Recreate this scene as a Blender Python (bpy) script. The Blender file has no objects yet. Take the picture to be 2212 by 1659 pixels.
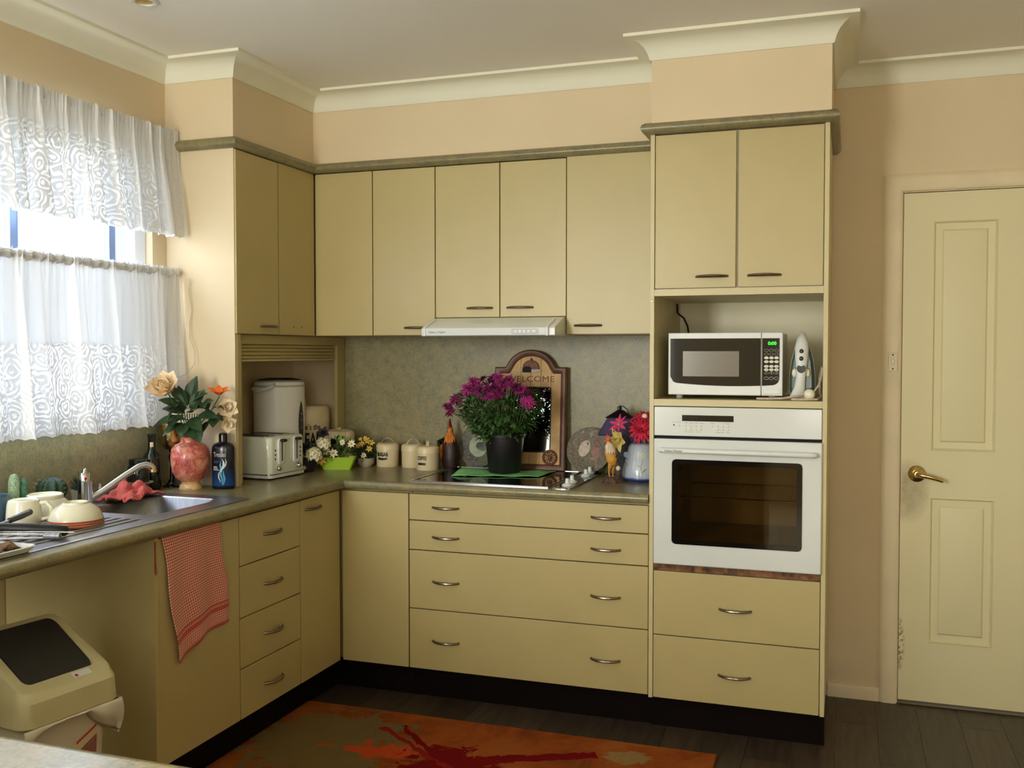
import bpy, math, random
from math import sin, cos, pi, radians, sqrt, atan2
from mathutils import Vector, Matrix
random.seed(7)
S = bpy.context.scene
COL = S.collection

# ------------------------------------------------------------------ camera, world, light, exposure
cam = bpy.data.objects.new('camera', bpy.data.cameras.new('camera'))
COL.objects.link(cam)
cam.location = (2.5817, -4.1888, 1.414)
cam.rotation_euler = (radians(90 - 1.861), 0, radians(19.006))
cam.data.sensor_fit = 'HORIZONTAL'
cam.data.sensor_width = 36
cam.data.lens = 34.282
cam.data.clip_start = 0.05
S.camera = cam

W = bpy.data.worlds.new('sky'); S.world = W; W.use_nodes = True
wn = W.node_tree.nodes; wl = W.node_tree.links
bg = wn['Background']
wtc = wn.new('ShaderNodeTexCoord'); wsep = wn.new('ShaderNodeSeparateXYZ'); wr = wn.new('ShaderNodeValToRGB')
wl.new(wtc.outputs['Generated'], wsep.inputs[0]); wl.new(wsep.outputs['Z'], wr.inputs[0])
wr.color_ramp.elements[0].position = 0.0; wr.color_ramp.elements[0].color = (0.84, 0.9, 0.98, 1)
wr.color_ramp.elements[1].position = 0.7; wr.color_ramp.elements[1].color = (0.74, 0.86, 1.0, 1)
wl.new(wr.outputs[0], bg.inputs['Color'])
bg.inputs['Strength'].default_value = 12.5

def area(name, loc, rot, sx, sy, power, color, portal=False):
    l = bpy.data.lights.new(name, 'AREA'); l.shape = 'RECTANGLE'; l.size = sx; l.size_y = sy
    l.energy = power; l.color = color
    if portal: l.cycles.is_portal = True
    o = bpy.data.objects.new(name, l); COL.objects.link(o); o.location = loc; o.rotation_euler = rot
    return o
# daylight lamps for inferred living room windows, far behind the camera
area('garden_door_daylight', (.37, -6.35, 1.6), (radians(90), 0, 0), .72, 1.4, 114, (0.97, 0.99, 0.93))
area('garage_fill_daylight', (2.75, -6.35, 1.5), (radians(90), 0, 0), 1.2, 1.5, 34, (0.97, 0.99, 0.93))  # added to fill the appliance garage with light from the right
area('window_portal', (-0.13, -1.8, 1.7), (0, radians(-90), 0), 1.04, 1.55, 1, (1, 1, 1), True)
area('side_window_portal', (-0.13, -4.5, 1.75), (0, radians(-90), 0), .88, 1.78, 1, (1, 1, 1), True)

vs = S.view_settings
vs.view_transform = 'Standard'; vs.look = 'None'; vs.gamma = 1; vs.exposure = 0.06; vs.use_curve_mapping = False
S.cycles.max_bounces = 8; S.cycles.diffuse_bounces = 5; S.cycles.glossy_bounces = 4
S.cycles.transparent_max_bounces = 12; S.cycles.transmission_bounces = 6
S.cycles.use_denoising = True; S.cycles.sample_clamp_indirect = 6; S.cycles.caustics_reflective = False; S.cycles.caustics_refractive = False

# ------------------------------------------------------------------ material helpers
def lin(c):
    def f(v):
        v /= 255.0
        return v / 12.92 if v <= 0.04045 else ((v + 0.055) / 1.055) ** 2.4
    return (f(c[0]), f(c[1]), f(c[2]), 1)

def newmat(name):
    m = bpy.data.materials.new(name); m.use_nodes = True
    nt = m.node_tree
    return m, nt, nt.nodes, nt.links, nt.nodes['Principled BSDF']

def coords(nt, scale=1.0, kind='Object', rot=None, vec=None):
    tc = nt.nodes.new('ShaderNodeTexCoord'); mp = nt.nodes.new('ShaderNodeMapping')
    nt.links.new(tc.outputs[kind], mp.inputs[0])
    mp.inputs['Scale'].default_value = vec if vec else (scale,) * 3
    if rot: mp.inputs['Rotation'].default_value = rot
    return mp.outputs[0]

def noise(nt, vec, scale, detail=3, rough=.5, dist=0):
    n = nt.nodes.new('ShaderNodeTexNoise'); nt.links.new(vec, n.inputs['Vector'])
    n.inputs['Scale'].default_value = scale; n.inputs['Detail'].default_value = detail
    n.inputs['Roughness'].default_value = rough; n.inputs['Distortion'].default_value = dist
    return n

def ramp(nt, fac, stops, interp='LINEAR'):
    r = nt.nodes.new('ShaderNodeValToRGB'); nt.links.new(fac, r.inputs[0])
    cr = r.color_ramp; cr.interpolation = interp
    while len(cr.elements) > 1: cr.elements.remove(cr.elements[-1])
    cr.elements[0].position = stops[0][0]; cr.elements[0].color = stops[0][1]
    for p, c in stops[1:]:
        e = cr.elements.new(p); e.color = c
    return r.outputs[0]

def mixc(nt, fac, a, b, mode='MIX'):
    m = nt.nodes.new('ShaderNodeMix'); m.data_type = 'RGBA'; m.blend_type = mode
    for s, v in ((m.inputs[0], fac), (m.inputs[6], a), (m.inputs[7], b)):
        if isinstance(v, (int, float)): s.default_value = v
        elif isinstance(v, tuple): s.default_value = v
        else: nt.links.new(v, s)
    return m.outputs[2]

def math_(nt, op, a, b=None, c=None):
    m = nt.nodes.new('ShaderNodeMath'); m.operation = op
    for s, v in zip(m.inputs, (a, b, c)):
        if v is None: continue
        if isinstance(v, (int, float)): s.default_value = v
        else: nt.links.new(v, s)
    return m.outputs[0]

def bump(nt, b, h, strength=.2, dist=.002):
    n = nt.nodes.new('ShaderNodeBump'); n.inputs['Strength'].default_value = strength; n.inputs['Distance'].default_value = dist
    nt.links.new(h, n.inputs['Height']); nt.links.new(n.outputs[0], b.inputs['Normal'])

def M(name, col, rough=.5, metal=0, var=.05, vscale=6, bmp=None, coat=0, emit=None, alpha=None, spec=None, sheen=0):
    m, nt, N, L, b = newmat(name)
    b.inputs['Roughness'].default_value = rough; b.inputs['Metallic'].default_value = metal
    c = lin(col)
    if var:
        n = noise(nt, coords(nt), vscale, 4)
        d = tuple(max(0, v * (1 - var * 1.6)) for v in c[:3]) + (1,); e = tuple(min(1, v * (1 + var * 1.6)) for v in c[:3]) + (1,)
        L.new(ramp(nt, n.outputs['Fac'], [(.3, d), (.7, e)]), b.inputs['Base Color'])
    else:
        b.inputs['Base Color'].default_value = c
    if bmp:
        n2 = noise(nt, coords(nt), bmp[0], 2); bump(nt, b, n2.outputs['Fac'], bmp[1], bmp[2] if len(bmp) > 2 else .001)
    if coat: b.inputs['Coat Weight'].default_value = coat; b.inputs['Coat Roughness'].default_value = .08
    if emit: b.inputs['Emission Color'].default_value = lin(emit[0]); b.inputs['Emission Strength'].default_value = emit[1]
    if spec is not None: b.inputs['Specular IOR Level'].default_value = spec
    if sheen: b.inputs['Sheen Weight'].default_value = sheen
    return m

def laminate(name, rough, k=1.0):
    m, nt, N, L, b = newmat(name)
    v = coords(nt)
    n1 = noise(nt, v, 52, 6, .65, .6); n2 = noise(nt, v, 20, 4, .6); n3 = noise(nt, v, 150, 3, .6)
    t = lambda c: lin((c[0] * k * .985, c[1] * k * 1.01, c[2] * k * .96))
    c1 = ramp(nt, n1.outputs['Fac'], [(.3, t((92, 92, 74))), (.45, t((118, 110, 84))), (.55, t((138, 122, 90))), (.7, t((112, 116, 100)))])
    c2 = ramp(nt, n2.outputs['Fac'], [(.35, t((112, 110, 88))), (.65, t((158, 136, 94)))])
    c = mixc(nt, .45, c1, c2)
    c = mixc(nt, .18, c, ramp(nt, n3.outputs['Fac'], [(.4, t((70, 68, 56))), (.65, t((165, 155, 125)))]))
    L.new(c, b.inputs['Base Color']); b.inputs['Roughness'].default_value = rough
    return m

MAT = {}
MAT['wall'] = M('peach_wall_paint', (223, 204, 169), .75, var=.015, vscale=3, bmp=(180, .12))
MAT['cornice'] = M('cornice_paint', (236, 234, 212), .6, var=.01)
MAT['ceiling'] = M('ceiling_paint', (246, 243, 234), .85, var=.01, vscale=2)
MAT['cab'] = M('cream_cabinet_board', (188, 172, 119), .36, var=.02, vscale=5, bmp=(420, .08, .0006))
MAT['edge'] = M('cream_edge_strip', (206, 192, 143), .4, var=.02)
MAT['niche'] = M('cream_niche_lining', (234, 226, 196), .5, var=.03)
MAT['lam'] = laminate('mottled_laminate_top', .28, 1.06)
MAT['splash'] = laminate('mottled_laminate_splash', .38, 1.08)
MAT['pen'] = laminate('mottled_laminate_peninsula', .24, 1.15)  # same laminate as the tops, paler to stand in for window light
MAT['carpet'] = M('beige_carpet', (214, 202, 178), .95, var=.06, vscale=200)
MAT['kick'] = M('dark_kickboard', (18, 10, 8), .8, spec=.1, var=.1)
MAT['dark_panel'] = M('dark_timber_panelling', (42, 30, 24), .5, var=.2, vscale=8)
MAT['white_key'] = M('ivory_key', (230, 224, 204), .35, var=0)
MAT['pewter'] = M('pewter_handle', (138, 124, 104), .3, 1, var=.1, vscale=60)
MAT['white_enamel'] = M('white_enamel', (222, 226, 222), .16, var=.01, coat=.3)
MAT['white_plastic'] = M('white_plastic', (228, 230, 226), .35, var=.02)
MAT['black_gloss'] = M('black_gloss', (14, 13, 12), .06, var=.1)
MAT['black_plastic'] = M('black_plastic', (18, 17, 17), .38, var=.1)
MAT['dark_gap'] = M('dark_recess', (16, 10, 8), .8, var=0)
MAT['chrome'] = M('chrome', (205, 205, 205), .12, 1, var=.02)
MAT['brass'] = M('worn_brass', (214, 188, 128), .2, 1, var=.12, vscale=40)
MAT['gold'] = M('gold_cup', (190, 165, 105), .2, 1, var=.2, vscale=50)
MAT['cream_tin'] = M('cream_enamel_tin', (226, 208, 168), .3, var=.03, coat=.2)
MAT['ink'] = M('black_print', (20, 18, 16), .5, var=0)
MAT['leafg'] = M('dark_green_leaf', (44, 70, 36), .5, var=.3, vscale=30)
MAT['leafm'] = M('mid_green_leaf', (66, 100, 44), .5, var=.3, vscale=40)
MAT['stemg'] = M('green_stem', (70, 92, 48), .55, var=.2, vscale=30)
MAT['soil'] = M('potting_mix', (40, 28, 20), .9, var=.4, vscale=80)

def stainless():
    m, nt, N, L, b = newmat('brushed_stainless')
    n = noise(nt, coords(nt, vec=(300, 6, 20)), 1, 3)
    L.new(ramp(nt, n.outputs['Fac'], [(.3, lin((150, 150, 154))), (.7, lin((190, 190, 194)))]), b.inputs['Base Color'])
    b.inputs['Metallic'].default_value = 1; b.inputs['Roughness'].default_value = .36
    return m
MAT['steel'] = stainless()

def floor_mat():
    m, nt, N, L, b = newmat('dark_plank_vinyl')
    oi = N.new('ShaderNodeObjectInfo')
    n = noise(nt, coords(nt, vec=(30, 3, 10)), 1.5, 5, .6)
    c = ramp(nt, n.outputs['Fac'], [(.25, lin((40, 32, 26))), (.55, lin((66, 55, 44))), (.8, lin((82, 70, 55)))])
    k = ramp(nt, oi.outputs['Random'], [(0, (.75, .75, .75, 1)), (1, (1.2, 1.15, 1.1, 1))])
    L.new(mixc(nt, 1.0, c, k, 'MULTIPLY'), b.inputs['Base Color']); b.inputs['Roughness'].default_value = .42
    return m
MAT['floor'] = floor_mat()

def door_mat():
    m, nt, N, L, b = newmat('cream_door_paint')
    v = coords(nt)
    base = lin((226, 217, 174)); dirt = lin((120, 96, 62))
    sep = N.new('ShaderNodeSeparateXYZ'); L.new(v, sep.inputs[0])
    n = noise(nt, v, 22, 5, .6); n2 = noise(nt, v, 60, 4, .7)
    # grubby patch round the handle and scuffs along the opening edge
    dx = math_(nt, 'SUBTRACT', sep.outputs['X'], .03); dz = math_(nt, 'SUBTRACT', sep.outputs['Z'], .86)
    d = math_(nt, 'ADD', math_(nt, 'MULTIPLY', math_(nt, 'MULTIPLY', dx, dx), 140), math_(nt, 'MULTIPLY', math_(nt, 'MULTIPLY', dz, dz), 55))
    g = math_(nt, 'MULTIPLY', math_(nt, 'SUBTRACT', 1, d), n.outputs['Fac']); g = math_(nt, 'MAXIMUM', g, 0)
    dz2 = math_(nt, 'SUBTRACT', sep.outputs['Z'], .24)
    d2 = math_(nt, 'ADD', math_(nt, 'MULTIPLY', math_(nt, 'MULTIPLY', sep.outputs['X'], sep.outputs['X']), 1500), math_(nt, 'MULTIPLY', math_(nt, 'MULTIPLY', dz2, dz2), 60))
    g2 = math_(nt, 'MULTIPLY', math_(nt, 'MAXIMUM', math_(nt, 'SUBTRACT', 1, d2), 0), math_(nt, 'GREATER_THAN', n2.outputs['Fac'], .5))
    f = math_(nt, 'MINIMUM', math_(nt, 'ADD', math_(nt, 'MULTIPLY', g, 1.0), g2), .85)
    L.new(mixc(nt, f, base, dirt), b.inputs['Base Color']); b.inputs['Roughness'].default_value = .45
    return m
MAT['door'] = door_mat()
MAT['arch'] = M('architrave_paint', (226, 210, 174), .5, var=.03)

def lace(name, y_border):
    """white voile, plain above the border line (v) and lace flowers below it; UV in metres of cloth"""
    m, nt, N, L, b = newmat(name)
    out = N['Material Output']
    N.remove(b)
    uv = coords(nt, 1, 'UV'); sep = N.new('ShaderNodeSeparateXYZ'); L.new(uv, sep.inputs[0])
    nz = noise(nt, uv, 14, 2); 
    add = N.new('ShaderNodeVectorMath'); add.operation = 'MULTIPLY_ADD'
    L.new(nz.outputs['Color'], add.inputs[0]); add.inputs[1].default_value = (.045, .045, 0); L.new(uv, add.inputs[2])
    vo = N.new('ShaderNodeTexVoronoi'); vo.inputs['Scale'].default_value = 13; vo.voronoi_dimensions = '2D'; L.new(add.outputs[0], vo.inputs['Vector'])
    rings = math_(nt, 'SINE', math_(nt, 'MULTIPLY', vo.outputs['Distance'], 30))
    vo2 = N.new('ShaderNodeTexVoronoi'); vo2.inputs['Scale'].default_value = 38; vo2.voronoi_dimensions = '2D'; L.new(uv, vo2.inputs['Vector'])
    hol = math_(nt, 'GREATER_THAN', math_(nt, 'ADD', math_(nt, 'MULTIPLY', rings, .5), vo2.outputs['Distance']), .62)
    below = math_(nt, 'LESS_THAN', sep.outputs['Y'], y_border)
    line = math_(nt, 'LESS_THAN', math_(nt, 'ABSOLUTE', math_(nt, 'SUBTRACT', sep.outputs['Y'], y_border)), .006)
    lacef = math_(nt, 'MULTIPLY', below, math_(nt, 'MULTIPLY_ADD', hol, .05, .012))
    plain = math_(nt, 'MULTIPLY', math_(nt, 'SUBTRACT', 1, below), .012)
    tr = math_(nt, 'MULTIPLY', math_(nt, 'ADD', lacef, plain), math_(nt, 'SUBTRACT', 1, line))
    tf = math_(nt, 'ADD', math_(nt, 'MULTIPLY', below, math_(nt, 'MULTIPLY_ADD', hol, .11, .06)), math_(nt, 'MULTIPLY', math_(nt, 'SUBTRACT', 1, below), .095))
    df = N.new('ShaderNodeBsdfDiffuse'); df.inputs[0].default_value = (.82, .82, .82, 1)
    tl = N.new('ShaderNodeBsdfTranslucent'); tl.inputs[0].default_value = (.86, .88, .9, 1)
    tp = N.new('ShaderNodeBsdfTransparent')
    m1 = N.new('ShaderNodeMixShader'); L.new(tf, m1.inputs[0]); L.new(df.outputs[0], m1.inputs[1]); L.new(tl.outputs[0], m1.inputs[2])
    m2 = N.new('ShaderNodeMixShader'); L.new(tr, m2.inputs[0]); L.new(m1.outputs[0], m2.inputs[1]); L.new(tp.outputs[0], m2.inputs[2])
    L.new(m2.outputs[0], out.inputs[0])
    return m
MAT['lace_top'] = lace('valance_lace', .31)
MAT['lace_low'] = lace('cafe_curtain_voile', .31)

def glass_mat(name, tint=(1, 1, 1, 1), gloss=.08):
    m, nt, N, L, b = newmat(name); N.remove(b)
    tp = N.new('ShaderNodeBsdfTransparent'); tp.inputs[0].default_value = tint
    gl = N.new('ShaderNodeBsdfGlossy'); gl.inputs['Roughness'].default_value = .03
    mx = N.new('ShaderNodeMixShader'); mx.inputs[0].default_value = gloss
    L.new(tp.outputs[0], mx.inputs[1]); L.new(gl.outputs[0], mx.inputs[2]); L.new(mx.outputs[0], N['Material Output'].inputs[0])
    return m
MAT['pane'] = glass_mat('window_glass', (.97, .98, 1, 1), .04)
MAT['oven_glass'] = glass_mat('smoked_oven_glass', (.74, .66, .5, 1), .035)

# ------------------------------------------------------------------ mesh builder
class MB:
    def __init__(s): s.v = []; s.f = []; s.mi = []; s.uv = []
    def add(s, vs, fs, mi=0, uv=None):
        o = len(s.v); s.v += [tuple(p) for p in vs]; s.uv += (uv if uv else [(0, 0)] * len(vs))
        for f in fs: s.f.append(tuple(i + o for i in f)); s.mi.append(mi)
        return s
    def box(s, x0, x1, y0, y1, z0, z1, mi=0):
        return s.add([(x0, y0, z0), (x1, y0, z0), (x1, y1, z0), (x0, y1, z0), (x0, y0, z1), (x1, y0, z1), (x1, y1, z1), (x0, y1, z1)],
                     [(0, 3, 2, 1), (4, 5, 6, 7), (0, 1, 5, 4), (1, 2, 6, 5), (2, 3, 7, 6), (3, 0, 4, 7)], mi)
    def lathe(s, prof, c=(0, 0, 0), n=32, mi=0, sx=1, sy=1, axis=None):
        """prof [(r,z)...] turned about z; axis maps local z to another direction"""
        q = Vector((0, 0, 1)).rotation_difference(Vector(axis)) if axis is not None else None
        vs = []; fs = []; rings = []
        for r, z in prof:
            if r < 1e-6:
                rings.append([len(vs)]); vs.append((0, 0, z))
            else:
                rings.append(list(range(len(vs), len(vs) + n)))
                vs += [(r * cos(2 * pi * i / n) * sx, r * sin(2 * pi * i / n) * sy, z) for i in range(n)]
        for a, b in zip(rings, rings[1:]):
            for i in range(n):
                j = (i + 1) % n
                if len(a) == 1 and len(b) == 1: continue
                if len(a) == 1: fs.append((a[0], b[j], b[i]))
                elif len(b) == 1: fs.append((a[i], a[j], b[0]))
                else: fs.append((a[i], a[j], b[j], b[i]))
        out = []
        for p in vs:
            p = Vector(p)
            if q: p = q @ p
            out.append(tuple(p + Vector(c)))
        return s.add(out, fs, mi)
    def tube(s, pts, r, n=10, mi=0, caps=True, flat=1.0):
        pts = [Vector(p) for p in pts]; R = r if isinstance(r, (list, tuple)) else [r] * len(pts)
        vs = []; fs = []; T = []
        for i in range(len(pts)):
            t = pts[min(i + 1, len(pts) - 1)] - pts[max(i - 1, 0)]
            T.append(t.normalized() if t.length > 1e-9 else Vector((0, 0, 1)))
        u = T[0].orthogonal().normalized()
        for i, p in enumerate(pts):
            u = (u - T[i] * u.dot(T[i])).normalized(); w = T[i].cross(u)
            for k in range(n):
                a = 2 * pi * k / n
                vs.append(tuple(p + (u * cos(a) + w * sin(a) * flat) * R[i]))
        for i in range(len(pts) - 1):
            for k in range(n):
                j = (k + 1) % n
                fs.append((i * n + k, i * n + j, (i + 1) * n + j, (i + 1) * n + k))
        if caps: fs.append(tuple(range(n - 1, -1, -1))); fs.append(tuple((len(pts) - 1) * n + k for k in range(n)))
        return s.add(vs, fs, mi)
    def ell(s, c, r, n=16, m=10, mi=0, rot=None):
        vs = []; fs = []
        for j in range(m + 1):
            ph = -pi / 2 + pi * j / m
            for i in range(n):
                a = 2 * pi * i / n
                vs.append(Vector((r[0] * cos(ph) * cos(a), r[1] * cos(ph) * sin(a), r[2] * sin(ph))))
        for j in range(m):
            for i in range(n):
                k = (i + 1) % n
                fs.append((j * n + i, j * n + k, (j + 1) * n + k, (j + 1) * n + i))
        if rot is not None: vs = [rot @ v for v in vs]
        return s.add([tuple(v + Vector(c)) for v in vs], fs, mi)
    def prism(s, poly, h0, h1, fn=None, mi=0):
        """poly 2D (ccw) extruded h0..h1; fn(u,v,h) -> xyz"""
        fn = fn or (lambda u, v, h: (u, v, h)); n = len(poly)
        vs = [fn(u, v, h0) for u, v in poly] + [fn(u, v, h1) for u, v in poly]
        fs = [tuple(range(n - 1, -1, -1)), tuple(range(n, 2 * n))] + [(i, (i + 1) % n, n + (i + 1) % n, n + i) for i in range(n)]
        return s.add(vs, fs, mi)
    def loft(s, rings, mi=0, cap0=True, cap1=True):
        n = len(rings[0]); vs = [p for r in rings for p in r]; fs = []
        for k in range(len(rings) - 1):
            for i in range(n):
                j = (i + 1) % n
                fs.append((k * n + i, k * n + j, (k + 1) * n + j, (k + 1) * n + i))
        if cap0: fs.append(tuple(range(n - 1, -1, -1)))
        if cap1: fs.append(tuple((len(rings) - 1) * n + i for i in range(n)))
        return s.add(vs, fs, mi)
    def sweep(s, prof, path, closed=False, fn=None, mi=0):
        """prof [(off,h)] swept along 2D path, off to the right of travel, mitred"""
        fn = fn or (lambda u, v, h: (u, v, h)); n = len(path); vs = []; fs = []; m = len(prof)
        for i in range(n):
            p = Vector(path[i])
            a = (p - Vector(path[i - 1])).normalized() if (closed or i > 0) else None
            b = (Vector(path[(i + 1) % n]) - p).normalized() if (closed or i < n - 1) else None
            if a is None: a = b
            if b is None: b = a
            na = Vector((a.y, -a.x)); nb = Vector((b.y, -b.x)); mt = (na + nb)
            mt = mt / max(mt.dot(na), .2)
            for o, h in prof: vs.append(fn(p.x + mt.x * o, p.y + mt.y * o, h))
        for i in range(n if closed else n - 1):
            for k in range(m - 1):
                a0 = i * m + k; b0 = ((i + 1) % n) * m + k
                fs.append((a0, a0 + 1, b0 + 1, b0))
        if not closed:
            fs.append(tuple(range(m))); fs.append(tuple((n - 1) * m + k for k in range(m - 1, -1, -1)))
        return s.add(vs, fs, mi)
    def slab(s, xs, ys, keep, z0, z1, fn=None, mi=0):
        """grid slab, cells chosen by keep(i,j); one connected mesh with holes"""
        fn = fn or (lambda u, v, h: (u, v, h)); nx = len(xs); ny = len(ys); idx = {}; vs = []; fs = []
        def V(i, j, k):
            if (i, j, k) not in idx: idx[(i, j, k)] = len(vs); vs.append(fn(xs[i], ys[j], (z0, z1)[k]))
            return idx[(i, j, k)]
        K = lambda i, j: 0 <= i < nx - 1 and 0 <= j < ny - 1 and keep(i, j)
        for i in range(nx - 1):
            for j in range(ny - 1):
                if not K(i, j): continue
                fs.append((V(i, j, 1), V(i + 1, j, 1), V(i + 1, j + 1, 1), V(i, j + 1, 1)))
                fs.append((V(i, j, 0), V(i, j + 1, 0), V(i + 1, j + 1, 0), V(i + 1, j, 0)))
                if not K(i - 1, j): fs.append((V(i, j, 0), V(i, j, 1), V(i, j + 1, 1), V(i, j + 1, 0)))
                if not K(i + 1, j): fs.append((V(i + 1, j, 0), V(i + 1, j + 1, 0), V(i + 1, j + 1, 1), V(i + 1, j, 1)))
                if not K(i, j - 1): fs.append((V(i, j, 0), V(i + 1, j, 0), V(i + 1, j, 1), V(i, j, 1)))
                if not K(i, j + 1): fs.append((V(i, j + 1, 0), V(i, j + 1, 1), V(i + 1, j + 1, 1), V(i + 1, j + 1, 0)))
        return s.add(vs, fs, mi)
    def grid(s, fn, nu, nv, uvf=None, mi=0):
        vs = []; uv = []
        for i in range(nu + 1):
            for j in range(nv + 1):
                vs.append(fn(i / nu, j / nv)); uv.append(uvf(i / nu, j / nv) if uvf else (i / nu, j / nv))
        fs = [(i * (nv + 1) + j, (i + 1) * (nv + 1) + j, (i + 1) * (nv + 1) + j + 1, i * (nv + 1) + j + 1) for i in range(nu) for j in range(nv)]
        return s.add(vs, fs, mi, uv)
    def leaf(s, base, d, up, L, Wd, curl=.25, fold=.15, seg=4, mi=0, sharp=1.0):
        base = Vector(base); d = Vector(d).normalized(); up = Vector(up); side = d.cross(up)
        side = side.normalized() if side.length > 1e-6 else d.orthogonal().normalized(); up = side.cross(d)
        vs = []; fs = []
        for i in range(seg + 1):
            t = i / seg; w = Wd * .5 * (sin(pi * min(1, (t * .92 + .06) ** sharp)) + .02)
            p = base + d * L * t * (1 - .25 * abs(curl) * t) - up * curl * L * t * t
            vs += [tuple(p - side * w + up * fold * w * 2), tuple(p), tuple(p + side * w + up * fold * w * 2)]
        for i in range(seg):
            a = i * 3
            fs += [(a, a + 1, a + 4, a + 3), (a + 1, a + 2, a + 5, a + 4)]
        return s.add(vs, fs, mi)
    def bloom(s, c, axis, layers, mi=0, jit=.15, seg=3):
        """layers: (n petals, elevation deg from the flower plane, length, width, curl, start radius)"""
        c = Vector(c); ax = Vector(axis).normalized(); u = ax.orthogonal().normalized(); w = ax.cross(u)
        for n, el, L, wd, cu, r0 in layers:
            a0 = random.random() * 6
            for k in range(n):
                a = a0 + 2 * pi * k / n + random.uniform(-jit, jit); e = radians(el + random.uniform(-8, 8))
                rad = u * cos(a) + w * sin(a); d = rad * cos(e) + ax * sin(e); upv = ax * cos(e) - rad * sin(e)
                s.leaf(c + rad * r0, d, upv, L * random.uniform(.88, 1.1), wd, cu, .12, seg, mi, .8)
        return s
    def xf(s, mtx):
        s.v = [tuple(mtx @ Vector(p)) for p in s.v]; return s

ROOTM = {}
def obj(name, mb, mats, parent=None, w=False, bevel=0, angle=38, solid=0, sub=0, kind=None, label=None):
    me = bpy.data.meshes.new(name)
    vs = mb.v
    if w and parent is not None:
        r = parent
        while r.parent: r = r.parent
        inv = ROOTM[r.name].inverted(); vs = [tuple(inv @ Vector(p)) for p in vs]
    me.from_pydata(vs, [], mb.f); me.update()
    if any(u != (0, 0) for u in mb.uv):
        ul = me.uv_layers.new(name='UVMap')
        for lp in me.loops: ul.data[lp.index].uv = mb.uv[lp.vertex_index]
    for m in (mats if isinstance(mats, (list, tuple)) else [mats]): me.materials.append(MAT[m] if isinstance(m, str) else m)
    if any(mb.mi): me.polygons.foreach_set('material_index', mb.mi)
    if angle:
        me.polygons.foreach_set('use_smooth', [True] * len(me.polygons)); me.set_sharp_from_angle(angle=radians(angle))
    o = bpy.data.objects.new(name, me); COL.objects.link(o)
    if parent is not None: o.parent = parent
    if bevel:
        b = o.modifiers.new('bevel', 'BEVEL'); b.width = bevel; b.segments = 2; b.limit_method = 'ANGLE'; b.angle_limit = radians(50)
    if sub:
        b = o.modifiers.new('sub', 'SUBSURF'); b.levels = sub; b.render_levels = sub
    if solid:
        b = o.modifiers.new('solid', 'SOLIDIFY'); b.thickness = solid; b.offset = 0
    if kind: o['kind'] = kind
    if label: o['label'] = label
    return o

def thing(name, label, cat, loc=(0, 0, 0), rotz=0, group=None, rot=None):
    o = bpy.data.objects.new(name, None); COL.objects.link(o); o.empty_display_size = .05
    o.location = loc; o.rotation_euler = rot if rot else (0, 0, rotz)
    o['label'] = label; o['category'] = cat
    if group: o['group'] = group
    ROOTM[o.name] = Matrix.Translation(Vector(loc)) @ o.rotation_euler.to_matrix().to_4x4()
    return o

def tag(o, label, cat, group=None):
    o['label'] = label; o['category'] = cat
    if group: o['group'] = group
    return o

def struct(name, mb, mats, **k):
    o = obj(name, mb, mats, **k); o['kind'] = 'structure'; return o

def dup(root, loc, rotz=0, label=None):
    r = root.copy(); COL.objects.link(r); r.location = loc; r.rotation_euler = (0, 0, rotz)
    if label: r['label'] = label
    ROOTM[r.name] = Matrix.Translation(Vector(loc)) @ Matrix.Rotation(rotz, 4, 'Z')
    for ch in list(root.children):
        c = ch.copy(); COL.objects.link(c); c.parent = r
        for g in list(ch.children):
            d = g.copy(); COL.objects.link(d); d.parent = c
    return r

def text(body, size, fn, mats, parent=None, w=False, xs=1.0, align='CENTER', name='lettering', ext=.0005, bold=0, space=1.0):
    cu = bpy.data.curves.new('t', 'FONT'); cu.body = body; cu.size = size; cu.align_x = align; cu.align_y = 'CENTER'; cu.resolution_u = 3
    cu.extrude = ext; cu.offset = bold; cu.space_character = space
    t = bpy.data.objects.new('t', cu); COL.objects.link(t)
    dg = bpy.context.evaluated_depsgraph_get(); me = bpy.data.meshes.new_from_object(t.evaluated_get(dg))
    mb = MB(); mb.add([fn(v.co.x * xs, v.co.y, v.co.z) for v in me.vertices], [tuple(p.vertices) for p in me.polygons])
    bpy.data.objects.remove(t); bpy.data.meshes.remove(me); bpy.data.curves.remove(cu)
    return obj(name, mb, mats, parent, w=w, angle=0)

def plane_fn(o, r, u):
    o = Vector(o); r = Vector(r).normalized(); u = Vector(u).normalized(); n = r.cross(u)
    return lambda x, y, z=0: tuple(o + r * x + u * y + n * z)
def cyl_fn(c, R, th, z0):
    return lambda x, y, z=0: (c[0] + (R + z) * cos(th + x / R), c[1] + (R + z) * sin(th + x / R), z0 + y)

def rrect(x0, x1, y0, y1, r, n=5):
    p = []
    for cx, cy, a in ((x1 - r, y1 - r, 0), (x0 + r, y1 - r, 90), (x0 + r, y0 + r, 180), (x1 - r, y0 + r, 270)):
        for k in range(n + 1):
            t = radians(a + 90 * k / n); p.append((cx + r * cos(t), cy + r * sin(t)))
    return p
YF = lambda y: (lambda u, v, h: (u, y - h, v))       # drawing plane x,z facing the camera; h comes out of the wall
XF = lambda x: (lambda u, v, h: (x + h, u, v))       # drawing plane y,z facing +x

def handle(parent, c, along, out, L=.055, name='handle'):
    c = Vector(c); a = Vector(along); o = Vector(out); pts = []; R = []
    for k in range(13):
        t = -1 + k / 6; pts.append(c + a * L * t + o * (.004 + .022 * (1 - abs(t) ** 2.4))); R.append(.0045 + .0012 * (1 - t * t))
    pts = [c + a * -L + o * -.001] + pts + [c + a * L + o * -.001]; R = [.0056] + R + [.0056]
    return obj(name, MB().tube(pts, R, 8), 'pewter', parent, w=True)

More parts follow.
